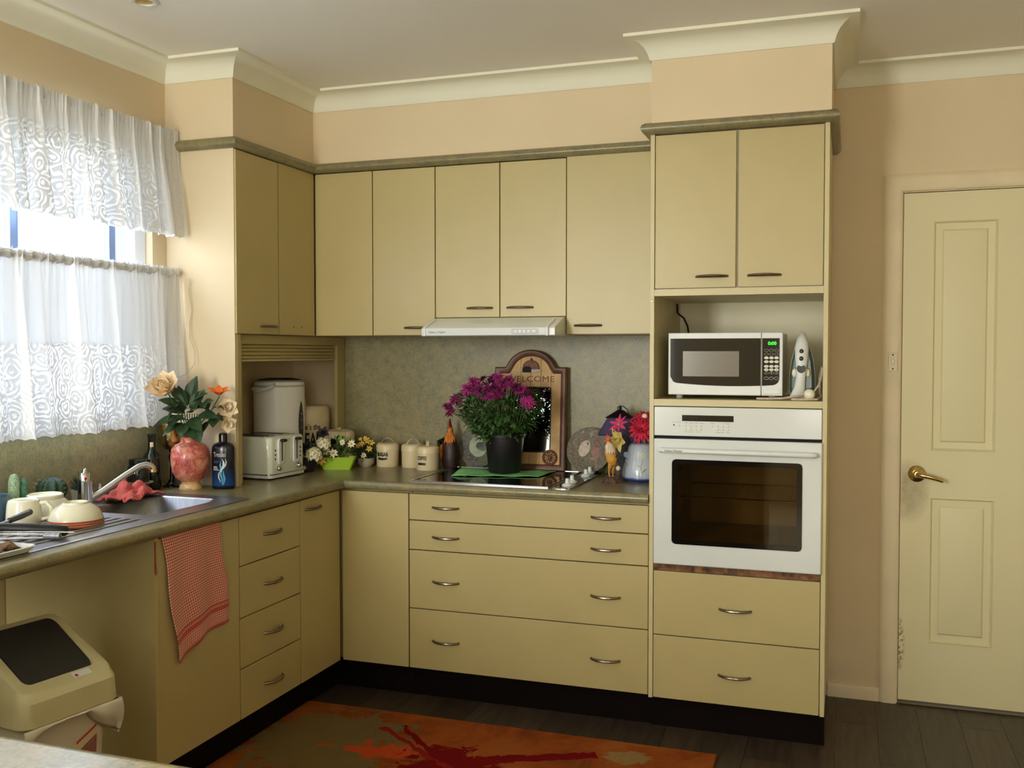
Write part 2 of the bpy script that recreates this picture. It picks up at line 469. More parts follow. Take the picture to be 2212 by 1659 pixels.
# ------------------------------------------------------------------ room shell
ZC = 2.558; XR = 5.2; YN = -6.5; ZW = .886
struct('ceiling', MB().box(-.2, XR + .1, YN - .1, .1, ZC, ZC + .08), 'ceiling')
fl = struct('floor', MB().box(-.2, XR + .1, YN - .1, .3, -.09, -.006), 'carpet')
pm = None
for i in range(35):
    y1 = -(i * 0.37 % 1.2)
    for (a, b) in ((0, y1), (y1, y1 - 1.2), (y1 - 1.2, y1 - 2.4), (y1 - 2.4, -3.4)):
        if a - b < .03 or b < -3.45: continue
        if pm is None:
            pm = bpy.data.meshes.new('plank'); q = MB().box(.0006, .1494, -.9994, -.0006, -.006, 0); pm.from_pydata(q.v, [], q.f); pm.materials.append(MAT['floor'])
        o = bpy.data.objects.new('plank', pm); COL.objects.link(o); o.parent = fl; o.location = (i * .15, a, 0); o.scale = (1, a - b, 1)
# back wall with the door opening, window wall with its opening
struct('wall_back', MB().slab([-.1, 2.78, 3.62, XR + .1], [-.006, 2.05, ZC], lambda i, j: not (i == 1 and j == 0), -.1, 0, YF(0)), 'wall')
struct('wall_left', MB().slab([YN - .1, -5.4, -3.6, -2.6, -1.02, 0], [-.006, 1.15, 1.3, 2.19, ZC], lambda i, j: not ((i == 3 and j in (1, 2)) or (i == 1 and j == 2)), -.14, 0, XF(0)), 'wall')
struct('wall_right', MB().box(XR, XR + .1, YN - .1, .1, -.006, ZC), 'wall')
struct('wall_front', MB().box(-.1, XR + .1, YN - .1, YN, -.006, ZC), 'wall')
bulk = [(0, 0), (0, -.937), (.317, -.937), (.317, -.337), (1.893, -.337), (1.893, -.622), (2.52, -.622), (2.52, 0)]
struct('wall_bulkhead', MB().prism(bulk, 2.216, ZC), 'wall')
struct('wall_end_panel', MB().box(.0005, .317, -.937, -.921, ZW, 2.216), 'wall')
cp = [(0, -.081), (.005, -.081), (.008, -.076), (.013, -.058), (.024, -.038), (.04, -.024), (.06, -.015), (.080, -.012), (.088, -.011), (.088, 0)]
cpath = [(0, YN)] + bulk[1:] + [(XR, 0)]
struct('trim_1', MB().sweep([(o, ZC + h) for o, h in cp], cpath), 'cornice', angle=30)
np_ = [(0, 0), (.016, 0), (.027, .007), (.032, .018), (.032, .023), (.027, .034), (.016, .041), (0, .041)]
struct('trim_2', MB().sweep([(o, 2.207 + h) for o, h in np_], [(0, -.937), (.317, -.937), (.317, -.337), (1.886, -.337)]), 'lam', angle=50)
struct('trim_3', MB().sweep([(o, 2.213 + h) for o, h in np_], [(1.886, -.372), (1.886, -.603), (2.515, -.603), (2.515, 0)]), 'lam', angle=50)
struct('baseboard_right', MB().sweep([(0, 0), (.013, 0), (.013, .045), (.009, .055), (0, .057)], [(2.516, 0), (2.712, 0)]), 'arch')
# architrave round the door
ap = [(0, 0), (0, .012), (.012, .018), (.05, .018), (.062, .012), (.068, .008), (.068, 0)]
struct('trim_4', MB().sweep(ap, [(3.62, 0), (3.62, 2.052), (2.78, 2.052), (2.78, 0)], fn=lambda u, v, h: (u, -h, v)), 'arch', angle=30)
struct('trim_5', MB().slab([2.7805, 2.784, 3.616, 3.6195], [0, 2.047, 2.0495], lambda i, j: not (i == 1 and j == 0), -.1, .0, YF(0)), 'arch')

# door with moulded panels
dr = bpy.data.objects.new('door_1', None); COL.objects.link(dr); dr['kind'] = 'structure'; dr.location = (2.786, .004, 0)
ROOTM['door_1'] = Matrix.Translation((2.786, .004, 0))
xs = [0, .109, .341, .487, .719, .828]; zs = [.014, .254, .838, 1.024, 1.931, 2.044]
obj('door_leaf', MB().slab(xs, zs, lambda i, j: not (i in (1, 3) and j in (1, 3)), -.035, 0, YF(0)), 'door', dr, angle=20)
for i in (1, 3):
    for j in (1, 3):
        def rg(ins, dep): return [(xs[i] + ins, dep, zs[j] + ins), (xs[i + 1] - ins, dep, zs[j] + ins), (xs[i + 1] - ins, dep, zs[j + 1] - ins), (xs[i] + ins, dep, zs[j + 1] - ins)]
        obj('panel', MB().loft([rg(0, .03), rg(0, 0), rg(.004, -.002), rg(.010, .007), rg(.034, .008), rg(.040, .002), rg(.044, .001)], cap0=False), 'door', dr, angle=15)
hp = obj('door_handle', MB().lathe([(0, 0), (.033, 0), (.033, .004), (.026, .010), (.014, .014), (.012, .04), (0, .042)], (.06, 0, .93), 28, axis=(0, -1, 0))
         .tube([(.06, -.036, .93), (.075, -.046, .929), (.1, -.05, .925), (.13, -.05, .917), (.153, -.047, .910)], [.011, .011, .0095, .0085, .008], 10), 'brass', dr)

# window: sliding aluminium sashes behind the curtains
w1 = bpy.data.objects.new('window_1', None); COL.objects.link(w1); w1['kind'] = 'structure'; w1.location = (0, -1.8, 1.15); ROOTM['window_1'] = Matrix.Translation((0, -1.8, 1.15))
MAT['wframe'] = M('white_window_frame', (225, 228, 232), .4, var=.01)
MAT['alu'] = M('blue_grey_aluminium', (120, 140, 175), .4, .6, var=.03)
obj('window_frame', MB().slab([-2.598, -2.545, -1.085, -1.022], [1.152, 1.19, 2.15, 2.188], lambda i, j: not (i == 1 and j == 1), -.11, -.03, XF(0)), 'wframe', w1, w=True, bevel=.003)
for k, y in enumerate((-1.20, -1.66, -2.12)):
    m = obj('mullion', MB().box(-.085, -.05, y, y + .032, 1.19, 2.15), 'alu', w1, w=True)
    obj('sash_stile', MB().box(-.080, -.045, y + .0325, y + .07, 1.19, 2.15), 'wframe', w1, w=True)
for a, b in ((-1.62, -1.20), (-1.13, -1.085), (-2.08, -1.66), (-2.545, -2.12)):
    obj('pane', MB().box(-.072, -.068, a + .03 if a < -1.2 and a > -2.5 else a, b, 1.19, 2.15), 'pane', w1, w=True)
struct('trim_7', MB().box(.0005, .02, -6.4, -3.74, 0, 1.3), 'dark_panel', bevel=.004)   # dark panelling added below the window to give the mirror a dark reflection
struct('window_2', MB().slab([-5.398, -5.34, -4.53, -4.47, -3.66, -3.602], [1.302, 1.35, 2.14, 2.188], lambda i, j: not (i in (1, 3) and j == 1), -.11, -.04, XF(0)), 'wframe')
for k, (x0, x1, z0, z1) in enumerate(((.02, .72, .92, 2.28), (2.16, 3.34, .77, 2.23))):   # frames added round the two daylight lamps, unseen behind the camera
    struct('window_%d' % (k + 3), MB().slab([x0 - .06, x0, x1, x1 + .06], [z0 - .06, z0, z1, z1 + .06], lambda i, j: not (i == 1 and j == 1), 0, .16, lambda u, v, h: (u + .06 * (k == 0), YN + .002 + h, v)), 'wframe')
struct('trim_6', MB().box(-.03, .016, -2.66, -.96, 1.135, 1.152), 'wframe', bevel=.003)   # window board

# downlight and switch
t = thing('downlight', 'small round recessed downlight in the ceiling near the window wall', 'light', (.402, -1.539, ZC))
obj('trim_ring', MB().lathe([(.028, -.001), (.03, -.006), (.04, -.007), (.046, -.003), (.046, 0), (.028, 0)], n=32), 'white_plastic', t)
obj('reflector', MB().lathe([(.0285, -.002), (.024, .0), (.014, -.0005), (0, -.0005)], n=24), 'brass', t)
t = thing('wall_switch', 'small white switch plate screwed to the door architrave', 'switch', (2.751, -.018, 1.376))
obj('plate', MB().box(-.017, .017, -.006, 0, -.038, .038), 'arch', t, bevel=.002)
obj('rocker', MB().ell((0, -.007, 0), (.007, .006, .012), 12, 8), 'white_plastic', t)
for z in (-.028, .028): obj('screw', MB().lathe([(0, 0), (.003, 0), (.003, .0015), (0, .002)], (0, -.006, z), 10, axis=(0, -1, 0)), 'dark_gap', t)

# ------------------------------------------------------------------ laminate tops and splashbacks
tag(obj('worktop', MB().slab([.002, .15, .47, .60, 1.885], [-2.9, -1.62, -1.228, -.60, -.0085],
    lambda i, j: (i < 3 and not (i == 1 and j == 1)) or j == 3, .85, ZW)
    .sweep([(0, .85), (.008, .8505), (.0145, .856), (.018, .865), (.018, .871), (.0145, .880), (.008, .8855), (0, ZW)], [(.60, -2.9), (.60, -.60), (1.885, -.60)]), 'lam', angle=50),
    'long mottled grey-green laminate kitchen worktop with rounded front, turning the corner', 'worktop')
tag(obj('splashback', MB().box(.2905, 1.885, -.008, -.0005, .85, 1.492), 'splash'), 'mottled laminate splashback on the back wall behind the cooktop', 'splashback')
tag(obj('splashback', MB().box(.0005, .002, -2.9, -.938, .85, 1.134), 'splash'), 'dark mottled laminate splashback under the window behind the tap', 'splashback')
pn = thing('peninsula', 'pale mottled laminate bench end in the near left foreground', 'bench', (1.2, -3.45, 0))
obj('worktop', MB().box(.3, 2.22, -3.72, -3.168, .848, .884).sweep([(0, .848), (.008, .8485), (.0145, .854), (.018, .863), (.018, .869), (.0145, .878), (.008, .8835), (0, .884)],
    [(2.22, -3.168), (.3, -3.168)]), 'pen', pn, w=True, angle=50)
obj('cabinet_body', MB().box(.3, 2.1, -3.66, -3.24, 0, .848), 'cab', pn, w=True)

# ------------------------------------------------------------------ base cabinets
def unit(name, label, loc): return thing(name, label, 'cabinet', loc)
DX = .586; DT = .018
def front_x(root, name, y0, y1, z0, z1, h=None, x=DX, m='cab'):
    d = obj(name, MB().box(x - DT, x, y0 + .002, y1 - .002, z0 + .002, z1 - .002), m, root, w=True, bevel=.0015)
    for c in (h or []): handle(d, (x, c[0], c[1]), (0, 1, 0), (1, 0, 0))
    return d
def front_y(root, name, x0, x1, z0, z1, h=None, y=-.592, m='cab'):
    d = obj(name, MB().box(x0 + .002, x1 - .002, y, y + DT, z0 + .002, z1 - .002), m, root, w=True, bevel=.0015)
    for c in (h or []): handle(d, (c[0], y, c[1]), (1, 0, 0), (0, -1, 0))
    return d
u = unit('base_cabinet', 'cream base cabinet under the sink with a plain door and gap at its side', (.3, -1.52, 0))
obj('carcass', MB().box(.003, DX - DT - .02, -1.734, -1.310, .124, .70), 'cab', u, w=True)
obj('side_panel', MB().box(.003, DX + .004, -1.7515, -1.7355, 0, .849), 'cab', u, w=True)
front_x(u, 'door', -1.733, -1.309, .125, .843)
obj('kickboard', MB().box(.52, .535, -1.735, -1.31, 0, .124), 'kick', u, w=True)
u = unit('drawer_unit', 'narrow cream drawer unit with four drawers left of the corner', (.3, -1.11, 0))
obj('carcass', MB().box(.003, DX - DT - .02, -1.3085, -.9095, .124, .72), 'cab', u, w=True)
for z0, z1, hz in ((.666, .842, .755), (.483, .666, .574), (.304, .483, .393), (.125, .304, .208)):
    front_x(u, 'drawer', -1.308, -.910, z0, z1, [(-1.102, hz)])
obj('kickboard', MB().box(.52, .535, -1.31, -.91, 0, .124), 'kick', u, w=True)
u = unit('corner_cabinet', 'cream corner base cabinet with two plain doors meeting at the inside corner', (.3, -.3, 0))
obj('carcass', MB().prism([(.003, -.003), (.003, -.907), (DX - DT - .02, -.907), (DX - DT - .02, -.555), (.897, -.555), (.897, -.003)], .124, .849), 'cab', u, w=True)
d = obj('door', MB().box(DX - DT, DX, -.9075, -.600, .1265, .8405), 'cab', u, w=True, bevel=.0015)
handle(d, (DX, -.816, .80), (0, 1, 0), (1, 0, 0))
front_y(u, 'door', .592, .898, .125, .842)
obj('kickboard', MB().prism([(.003, -.003), (.003, -.91), (.535, -.91), (.535, -.54), (.899, -.54), (.899, -.003)], 0, .1235), 'kick', u, w=True)
u = unit('drawer_unit', 'wide cream drawer unit with four drawers below the cooktop', (1.39, -.3, 0))
obj('carcass', MB().box(.900, 1.884, -.555, -.003, .124, .849), 'cab', u, w=True)
for z0, z1, hz in ((.733, .842, .7895), (.612, .733, .669), (.372, .612, .488), (.125, .372, .246)):
    front_y(u, 'drawer', .899, 1.884, z0, z1, [(1.061, hz), (1.719, hz - .003)])
obj('kickboard', MB().box(.9, 1.884, -.54, -.525, 0, .124), 'kick', u, w=True)

# ------------------------------------------------------------------ upper cabinets
UX = .3244; UY = -.3426
u = thing('wall_cabinet', 'cream wall cabinet with one narrow door beside the window', 'cabinet', (.15, -.78, 1.486))
obj('carcass', MB().box(.002, UX - DT - .015, -.920, -.6355, 1.487, 2.206), 'cab', u, w=True)
d = front_x(u, 'door', -.935, -.6345, 1.486, 2.206, [(-.713, 1.521)], UX)
u = thing('wall_cabinet', 'cream corner wall cabinet with two folding doors and no handle', 'cabinet', (.2, -.2, 1.486))
obj('carcass', MB().prism([(.002, -.002), (.002, -.6335), (UX - DT - .015, -.6335), (UX - DT - .015, UY + DT + .015), (.6115, UY + DT + .015), (.6115, -.002)], 1.487, 2.206), 'cab', u, w=True)
d = obj('door', MB().box(UX - DT, UX, -.6305, -.3455, 1.4875, 2.2055), 'cab', u, w=True, bevel=.0015)
for yy in (-.52, -.455): obj('screw_hole', MB().lathe([(0, 0), (.0028, 0), (.0028, .0006), (0, .0006)], (UX, yy, 1.522), 8, axis=(1, 0, 0)), 'dark_gap', d, w=True)
front_y(u, 'door', .327, .6125, 1.486, 2.206, None, UY)
u = thing('wall_cabinet', 'cream wall cabinet with a single door just left of the rangehood', 'cabinet', (.76, -.17, 1.486))
obj('carcass', MB().box(.613, .9095, UY + DT + .015, -.002, 1.487, 2.206), 'cab', u, w=True)
front_y(u, 'door', .6125, .9097, 1.486, 2.206, [(.822, 1.520)], UY)
u = thing('wall_cabinet', 'shorter cream wall cabinet with a pair of doors above the rangehood', 'cabinet', (1.2, -.17, 1.56))
obj('carcass', MB().box(.9105, 1.4915, UY + DT + .015, -.002, 1.561, 2.206), 'cab', u, w=True)
front_y(u, 'door', .9097, 1.2029, 1.56, 2.206, [(1.113, 1.600)], UY)
front_y(u, 'door', 1.2029, 1.4919, 1.56, 2.206, [(1.292, 1.600)], UY)
u = thing('wall_cabinet', 'cream wall cabinet with a single wide door beside the oven tower', 'cabinet', (1.68, -.17, 1.486))
obj('carcass', MB().box(1.4925, 1.884, UY + DT + .015, -.002, 1.487, 2.206), 'cab', u, w=True)
front_y(u, 'door', 1.4919, 1.884, 1.486, 2.212, [(1.584, 1.523)], UY - .004)

# ------------------------------------------------------------------ appliance garage with roller shutter
GX = .29
u = thing('appliance_garage', 'cream corner appliance garage with its roller shutter raised', 'cabinet', (.15, -.45, ZW))
obj('frame', MB().slab([-.920, -.852, -.082, -.010], [ZW, 1.447, 1.4855], lambda i, j: not (i == 1 and j == 0), -.018, 0, XF(GX)), 'cab', u, w=True, bevel=.0015)
obj('edge_strip', MB().box(GX - .018, .318, -.9205, -.9, ZW, 1.4855), 'cab', u, w=True)
for k in range(4):
    z = 1.4465 - k * .0155
    obj('slat', MB().sweep([(0, z), (.005, z - .002), (.0075, z - .0075), (.005, z - .013), (0, z - .015)], [(GX - .0165, -.848), (GX - .0165, -.087)]), 'cab', u, w=True)
obj('pull_rail', MB().box(GX - .024, GX - .004, -.848, -.087, 1.377, 1.3845), 'edge', u, w=True, bevel=.001)

# ------------------------------------------------------------------ oven tower
YT = -.603
u = thing('oven_tower', 'tall cream cabinet holding the oven and microwave at the right end', 'cabinet', (2.2, -.3, 0))
obj('side_panel', MB().box(1.8865, 1.9025, YT, -.002, .122, 2.213), 'edge', u, w=True, bevel=.001)
obj('side_panel', MB().box(2.499, 2.515, YT, -.002, .122, 2.213), 'edge', u, w=True, bevel=.001)
obj('top_carcass', MB().box(1.9028, 2.4988, YT + .02, -.002, 1.622, 2.213), 'niche', u, w=True)
obj('shelf', MB().box(1.9028, 2.4988, YT, YT + .0195, 1.6215, 1.645), 'edge', u, w=True)
obj('shelf', MB().box(1.9028, 2.4988, YT, -.002, 1.2165, 1.241), 'edge', u, w=True)
obj('back_panel', MB().box(1.9028, 2.4988, -.016, -.002, 1.2415, 1.6215), 'niche', u, w=True)
obj('bottom_carcass', MB().box(1.9028, 2.4988, YT + .02, -.002, .124, .604), 'cab', u, w=True)
MAT['timber'] = M('worn_timber_rail', (112, 74, 42), .7, var=.5, vscale=45)
obj('rail', MB().box(1.9028, 2.4988, YT + .004, YT + .03, .6045, .628), 'timber', u, w=True, label='worn bare timber rail under the oven')
def tdoor(x0, x1, hx):
    d = front_y(u, 'door', x0, x1, 1.6465, 2.211, [(hx, 1.689)], YT)
tdoor(1.903, 2.1985, 2.112); tdoor(2.2025, 2.4985, 2.297)
front_y(u, 'drawer', 1.903, 2.4985, .362, .604, [(2.204, .477)], YT)
front_y(u, 'drawer', 1.903, 2.4985, .123, .362, [(2.202, .234)], YT)
obj('kickboard', MB().box(1.8865, 2.515, -.55, -.535, 0, .1215), 'kick', u, w=True)
obj('screw_cap', MB().lathe([(0, 0), (.005, 0), (.004, .002), (0, .003)], (1.8945, YT, 1.604), 12, axis=(0, -1, 0)), 'brass', u, w=True)

# oven
ov = thing('oven', 'white built-in wall oven with smoked glass window in the tower', 'oven', (2.2, -.3, .63))
MAT['cavity'] = M('oven_cavity', (130, 110, 80), .6, var=.15)
obj('body', MB().slab([1.9035, 1.96, 2.45, 2.498], [.629, .70, 1.03, 1.2155], lambda i, j: not (i == 1 and j == 1), -.01, .55, lambda a, b, h: (a, -.03 - h, b)), 'dark_gap', ov, w=True)
obj('cavity', MB().loft([[(1.961, y, .701), (2.449, y, .701), (2.449, y, 1.029), (1.961, y, 1.029)] for y in (-.578, -.06)], cap0=False), 'cavity', ov, w=True, angle=20)
obj('control_panel', MB().box(1.906, 2.4985, YT - .008, YT + .02, 1.107, 1.2135), 'white_enamel', ov, w=True, bevel=.003)
dd = obj('oven_door', MB().slab([1.906, 1.978, 2.43, 2.500], [.631, .713, 1.018, 1.096], lambda i, j: not (i == 1 and j == 1), -.03, .015, YF(YT)), 'white_enamel', ov, w=True, bevel=.004)
MAT['smoke_edge'] = M('black_glass_border', (10, 8, 7), .08, var=0)
obj('window_border', MB().loft([[YF(YT - .0145)(a, b_, 0) for a, b_ in rrect(1.974, 2.434, .709, 1.022, .016)], [YF(YT - .0145)(a, b_, .0035) for a, b_ in rrect(1.974, 2.434, .709, 1.022, .016)],
    [YF(YT - .0145)(a, b_, .0035) for a, b_ in rrect(1.992, 2.416, .727, 1.004, .008)]], cap0=False, cap1=False), 'smoke_edge', dd, w=True)
obj('window_glass', MB().box(1.99, 2.418, YT - .0165, YT - .0125, .725, 1.006), 'oven_glass', dd, w=True)
obj('door_handle', MB().tube([(1.936, YT - .012, 1.056), (1.937, YT - .038, 1.056), (1.95, YT - .044, 1.056), (2.2, YT - .046, 1.055), (2.462, YT - .044, 1.054), (2.475, YT - .038, 1.054), (2.476, YT - .012, 1.054)], .0095, 12), 'white_plastic', dd, w=True)
obj('display', MB().box(2.009, 2.194, YT - .0095, YT - .0075, 1.1625, 1.1845), 'smoke_edge', ov, w=True)
xs_ = [(1.979, 1.147), (1.9985, 1.147)]
BTN = [(1.9985, 1.145)] + [(2.022 + k * .0185, z) for k in range(4) for z in (1.145, 1.133)] + [(2.119, 1.146)] + [(2.1375 + k * .0185, z) for k in range(3) for z in (1.146, 1.134)]
for x, z in BTN: obj('button', MB().ell((x, YT - .008, z), (.0048, .003, .0045), 10, 6), 'white_key', ov, w=True)
obj('indicator', MB().lathe([(0, 0), (.0028, 0), (.0028, .001), (0, .001)], (1.979, YT - .008, 1.147), 10, axis=(0, -1, 0)), 'dark_gap', ov, w=True)
rk = MB()
for z in (.872,):
    rk.tube([(1.975, -.53, z), (2.435, -.53, z)], .0035, 6)
    rk.tube([(1.975, -.12, z), (2.435, -.12, z)], .0035, 6)
    for k in range(12): rk.tube([(1.985 + k * .04, -.53, z), (1.985 + k * .04, -.12, z)], .002, 5)
obj('rack', rk, 'chrome', ov, w=True, kind='stuff')
for z in (.78, .95): obj('shelf_runner', MB().tube([(1.968, -.13, z), (1.968, -.54, z), ], .003, 6), 'chrome', ov, w=True)
MAT['greyprint'] = M('grey_print', (140, 140, 135), .6, var=0)
text('Fisher | Paykel', .011, plane_fn((1.985, YT - .0556, 1.0555), (1, 0, 0), (0, 0, 1)), 'greyprint', dd, w=True)
for x0, x1, z in ((1.972, 1.986, 1.158), (1.992, 2.004, 1.158), (2.018, 2.03, 1.156), (2.036, 2.048, 1.155), (2.055, 2.068, 1.156), (2.074, 2.088, 1.155), (2.112, 2.126, 1.156), (2.168, 2.182, 1.155), (2.018, 2.028, 1.1235), (2.033, 2.05, 1.1235), (2.06, 2.078, 1.1235), (2.13, 2.148, 1.1235), (2.15, 2.162, 1.1235), (2.168, 2.182, 1.1235)):
    obj('legend', MB().box(x0, x1, YT - .0085, YT - .0079, z - .0006, z + .0006), 'greyprint', ov, w=True)

# rangehood
h = thing('rangehood', 'slim white slide-out rangehood under the short cabinet', 'rangehood', (1.2, -.25, 1.48))
obj('body', MB().prism([(-.01, 1.488), (-.01, 1.558), (-.365, 1.558), (-.375, 1.555), (-.49, 1.517), (-.497, 1.512), (-.497, 1.482), (-.49, 1.479), (-.02, 1.485)][::-1], .914, 1.489, fn=lambda a, b, hh: (hh, a, b)), 'white_enamel', h, w=True, bevel=.002)
obj('front_rail', MB().prism([(-.499, 1.4805), (-.505, 1.483), (-.507, 1.512), (-.499, 1.5165)], .938, 1.452, fn=lambda a, b, hh: (hh, a, b)), 'white_enamel', h, w=True)
obj('end_cap', MB().prism([(-.40, 1.480), (-.507, 1.480), (-.509, 1.513), (-.49, 1.524), (-.40, 1.552)], .926, .9375, fn=lambda a, b, hh: (hh, a, b)), 'white_plastic', h, w=True, bevel=.002)
obj('end_cap', MB().prism([(-.40, 1.480), (-.507, 1.480), (-.509, 1.513), (-.49, 1.524), (-.40, 1.552)], 1.4525, 1.464, fn=lambda a, b, hh: (hh, a, b)), 'white_plastic', h, w=True, bevel=.002)
MAT['pale_grey'] = M('pale_grey_plastic', (188, 190, 184), .4, var=0)
obj('button_plate', MB().prism(rrect(1.31, 1.423, 1.486, 1.509, .006), 0, .0015, YF(-.506)), 'pale_grey', h, w=True)
for x in (1.329, 1.347, 1.365, 1.383): obj('button', MB().lathe([(0, 0), (.006, 0), (.006, .002), (0, .003)], (x, -.5075, 1.4975), 14, axis=(0, -1, 0)), 'white_plastic', h, w=True)
obj('button', MB().lathe([(0, 0), (.006, 0), (.006, .002), (0, .003)], (1.405, -.5075, 1.4975), 14, axis=(0, -1, 0), sx=1.5), 'white_plastic', h, w=True)
text('Fisher | Paykel', .0125, plane_fn((.988, -.5065, 1.496), (1, 0, 0), (0, 0, 1)), 'greyprint', h, w=True)

# cooktop
c = thing('cooktop', 'black glass electric cooktop with pale metal edge, set in the worktop', 'cooktop', (1.2, -.32, ZW))
obj('glass', MB().box(.905, 1.475, -.565, -.072, ZW, ZW + .005), 'black_gloss', c, w=True)
obj('frame', MB().sweep([(0, ZW), (0, ZW + .007), (.009, ZW + .007), (.009, ZW)], [(.896, -.573), (.896, -.063), (1.484, -.063), (1.484, -.573)], True), 'chrome', c, w=True)
obj('control_strip', MB().box(1.507, 1.573, -.580, -.09, ZW, ZW + .005), 'black_gloss', c, w=True)
obj('frame', MB().sweep([(0, ZW), (0, ZW + .007), (.006, ZW + .007), (.006, ZW)], rrect(1.500, 1.580, -.588, -.082, .012, 3)[::-1], True), 'chrome', c, w=True)
for x, y in ((1.549, -.525), (1.540, -.425), (1.541, -.21), (1.535, -.12)):
    obj('knob', MB().lathe([(0, 0), (.021, 0), (.022, .005), (.018, .008), (.009, .012), (.0075, .03), (0, .031)], (x, y, ZW + .005), 20), 'white_plastic', c, w=True)

# unseen block added behind the closed door to stop light leaking under it
struct('door_light_block', MB().box(2.6, 3.8, .105, .29, -.09, ZC), 'wall')

# ------------------------------------------------------------------ curtains
def curtain(root, name, mat, y0, y1, ztop, zbot, x0, amp, freq, seed, flare, clothw, scal, botfn=None, nv=46, ruffle=.0):
    rnd = random.Random(seed); ph = [rnd.uniform(0, 6.28) for _ in range(6)]; n = 420
    def fold(s, d):
        a = s * freq
        return (sin(a * 6.28 + ph[0] + 1.1 * sin(a * 1.7 + ph[1])) * .62 + sin(a * 10.1 + ph[2] + d * 1.2) * .28 + sin(a * 23 + ph[3]) * .22 * (1 - d) + sin(a * 2.9 + ph[4]) * .25 * d)
    def fn(s, t):
        d = t
        zb = zbot + (botfn(s) if botfn else 0) + scal * abs(sin(s * clothw / .05 * 3.14))
        z = ztop + (zb - ztop) * t
        k = amp * (.25 + .75 * min(1, d * 1.6))
        y = y0 + (y1 - y0) * s + .010 * d * sin(s * freq * 8 + ph[5])
        x = x0 + k * fold(s, d) + flare * d * d
        if t < .18: x += (.18 - t) * .03 * sin(s * freq * 47 + ph[2]); z += (.006 * sin(s * freq * 47) + .004 * sin(s * freq * 83)) * (1 - t / .18)
        return (max(x, .022), min(y, -.942), z)
    H = ztop - zbot
    return obj(name, MB().grid(fn, n, nv, lambda s, t: (s * clothw, H * (1 - t) + .001)), mat, root, w=True, angle=0, kind=None)
v = thing('curtain_valance', 'white lace valance gathered across the top of the kitchen window', 'curtain', (.07, -1.8, 2.26))
curtain(v, 'lace_panel', 'lace_top', -.955, -2.75, 2.285, 1.862, 0.064, .034, 21, 3, .028, 3.4, .006)
obj('rod', MB().tube([(.05, -.945, 2.262), (.05, -2.78, 2.262)], .007, 10), 'white_plastic', v, w=True)
v = thing('cafe_curtain', 'white voile cafe curtain with lace border over the lower window', 'curtain', (.08, -1.8, 1.73))
curtain(v, 'voile_panel', 'lace_low', -.955, -2.75, 1.745, 1.132, .070, .034, 13, 11, .030, 3.2, .006,
        lambda s: (.055 if s < .055 else .012 if s < .1 else 0) )
obj('rod', MB().tube([(.06, -.942, 1.728), (.06, -2.78, 1.728)], .007, 10), 'white_plastic', v, w=True)
obj('header_tube', MB().grid(lambda s, t: (.062 + .016 * cos(t * 6.283) + .004 * sin(s * 260), -.957 - 1.78 * s, 1.729 + .017 * sin(t * 6.283) + .003 * sin(s * 190)), 300, 10, lambda s, t: (s * 3, .5 + t * .1)), 'lace_low', v, w=True, angle=0)
cb = [(.118, -.95, 1.705), (.113, -.948, 1.65), (.125, -.946, 1.58), (.115, -.948, 1.53), (.12, -.955, 1.47), (.145, -.957, 1.42), (.15, -.965, 1.37), (.13, -.985, 1.33), (.095, -1.01, 1.312)]
t = thing('pull_cord', 'thin white cord hanging loose at the end of the cafe curtain', 'cord', (.118, -.95, 1.705))
obj('cord', MB().tube(cb, .0014, 6), 'pale_grey', t, w=True)
obj('toggle', MB().tube([(.098, -1.008, 1.314), (.088, -1.016, 1.309), (.08, -1.022, 1.306)], [.002, .0045, .003], 8), 'white_plastic', t, w=True)

# ------------------------------------------------------------------ sink, tap and the things round it
SZ = ZW + .0025
t = thing('sink', 'stainless steel sink with bowl at the right and ridged drainer at the left', 'sink', (.32, -1.6, ZW))
def ring(a, z): return [(x, y, z) for x, y in a]
outer = rrect(.098, .556, -2.42, -1.180, .03); mouth = rrect(.162, .462, -1.608, -1.235, .055)
obj('top_plate', MB().loft([ring(outer, ZW), ring(outer, SZ), ring(rrect(.104, .550, -2.414, -1.186, .028), SZ + .002), ring(rrect(.118, .536, -2.40, -1.200, .025), SZ - .0012),
    ring(mouth, SZ - .0012)], cap0=False, cap1=False), 'steel', t, w=True, angle=60)
obj('bowl', MB().loft([ring(mouth, SZ - .0012), ring(rrect(.166, .458, -1.604, -1.239, .055), SZ - .006), ring(rrect(.172, .452, -1.598, -1.245, .06), .76),
    ring(rrect(.19, .434, -1.58, -1.263, .06), .745), ring(rrect(.28, .34, -1.47, -1.41, .028), .741)], cap0=False), 'steel', t, w=True, angle=60)
obj('waste', MB().lathe([(0, .7425), (.012, .7425), (.03, .744), (.034, .7425), (.034, .741)], (.31, -1.44, 0), 20), 'chrome', t, w=True)
for k in range(9): obj('ridge', MB().tube([(.175 + k * .038, -1.68, SZ - .002), (.175 + k * .038, -1.70, SZ + .0005), (.175 + k * .038, -2.30, SZ + .0005), (.175 + k * .038, -2.32, SZ - .002)], .0021, 8), 'steel', t, w=True)
t = thing('tap', 'chrome mixer tap with a long angled swivel spout over the sink', 'tap', (.13, -1.535, SZ))
obj('body', MB().lathe([(.029, 0), (.029, .006), (.024, .009), (.0235, .08), (.0245, .085), (.0235, .108), (.018, .116), (0, .118)], n=28), 'chrome', t)
obj('spout', MB().tube([(.005, .005, .022), (.03, .04, .045), (.075, .10, .095), (.105, .145, .126), (.118, .162, .130), (.128, .174, .126), (.134, .181, .114)], [.0125, .0115, .010, .0105, .0115, .012, .012], 14), 'chrome', t)
obj('aerator', MB().lathe([(.0105, 0), (.0125, .002), (.0125, .014), (0, .014)], (.1335, .181, .102), 16), 'brass', t)
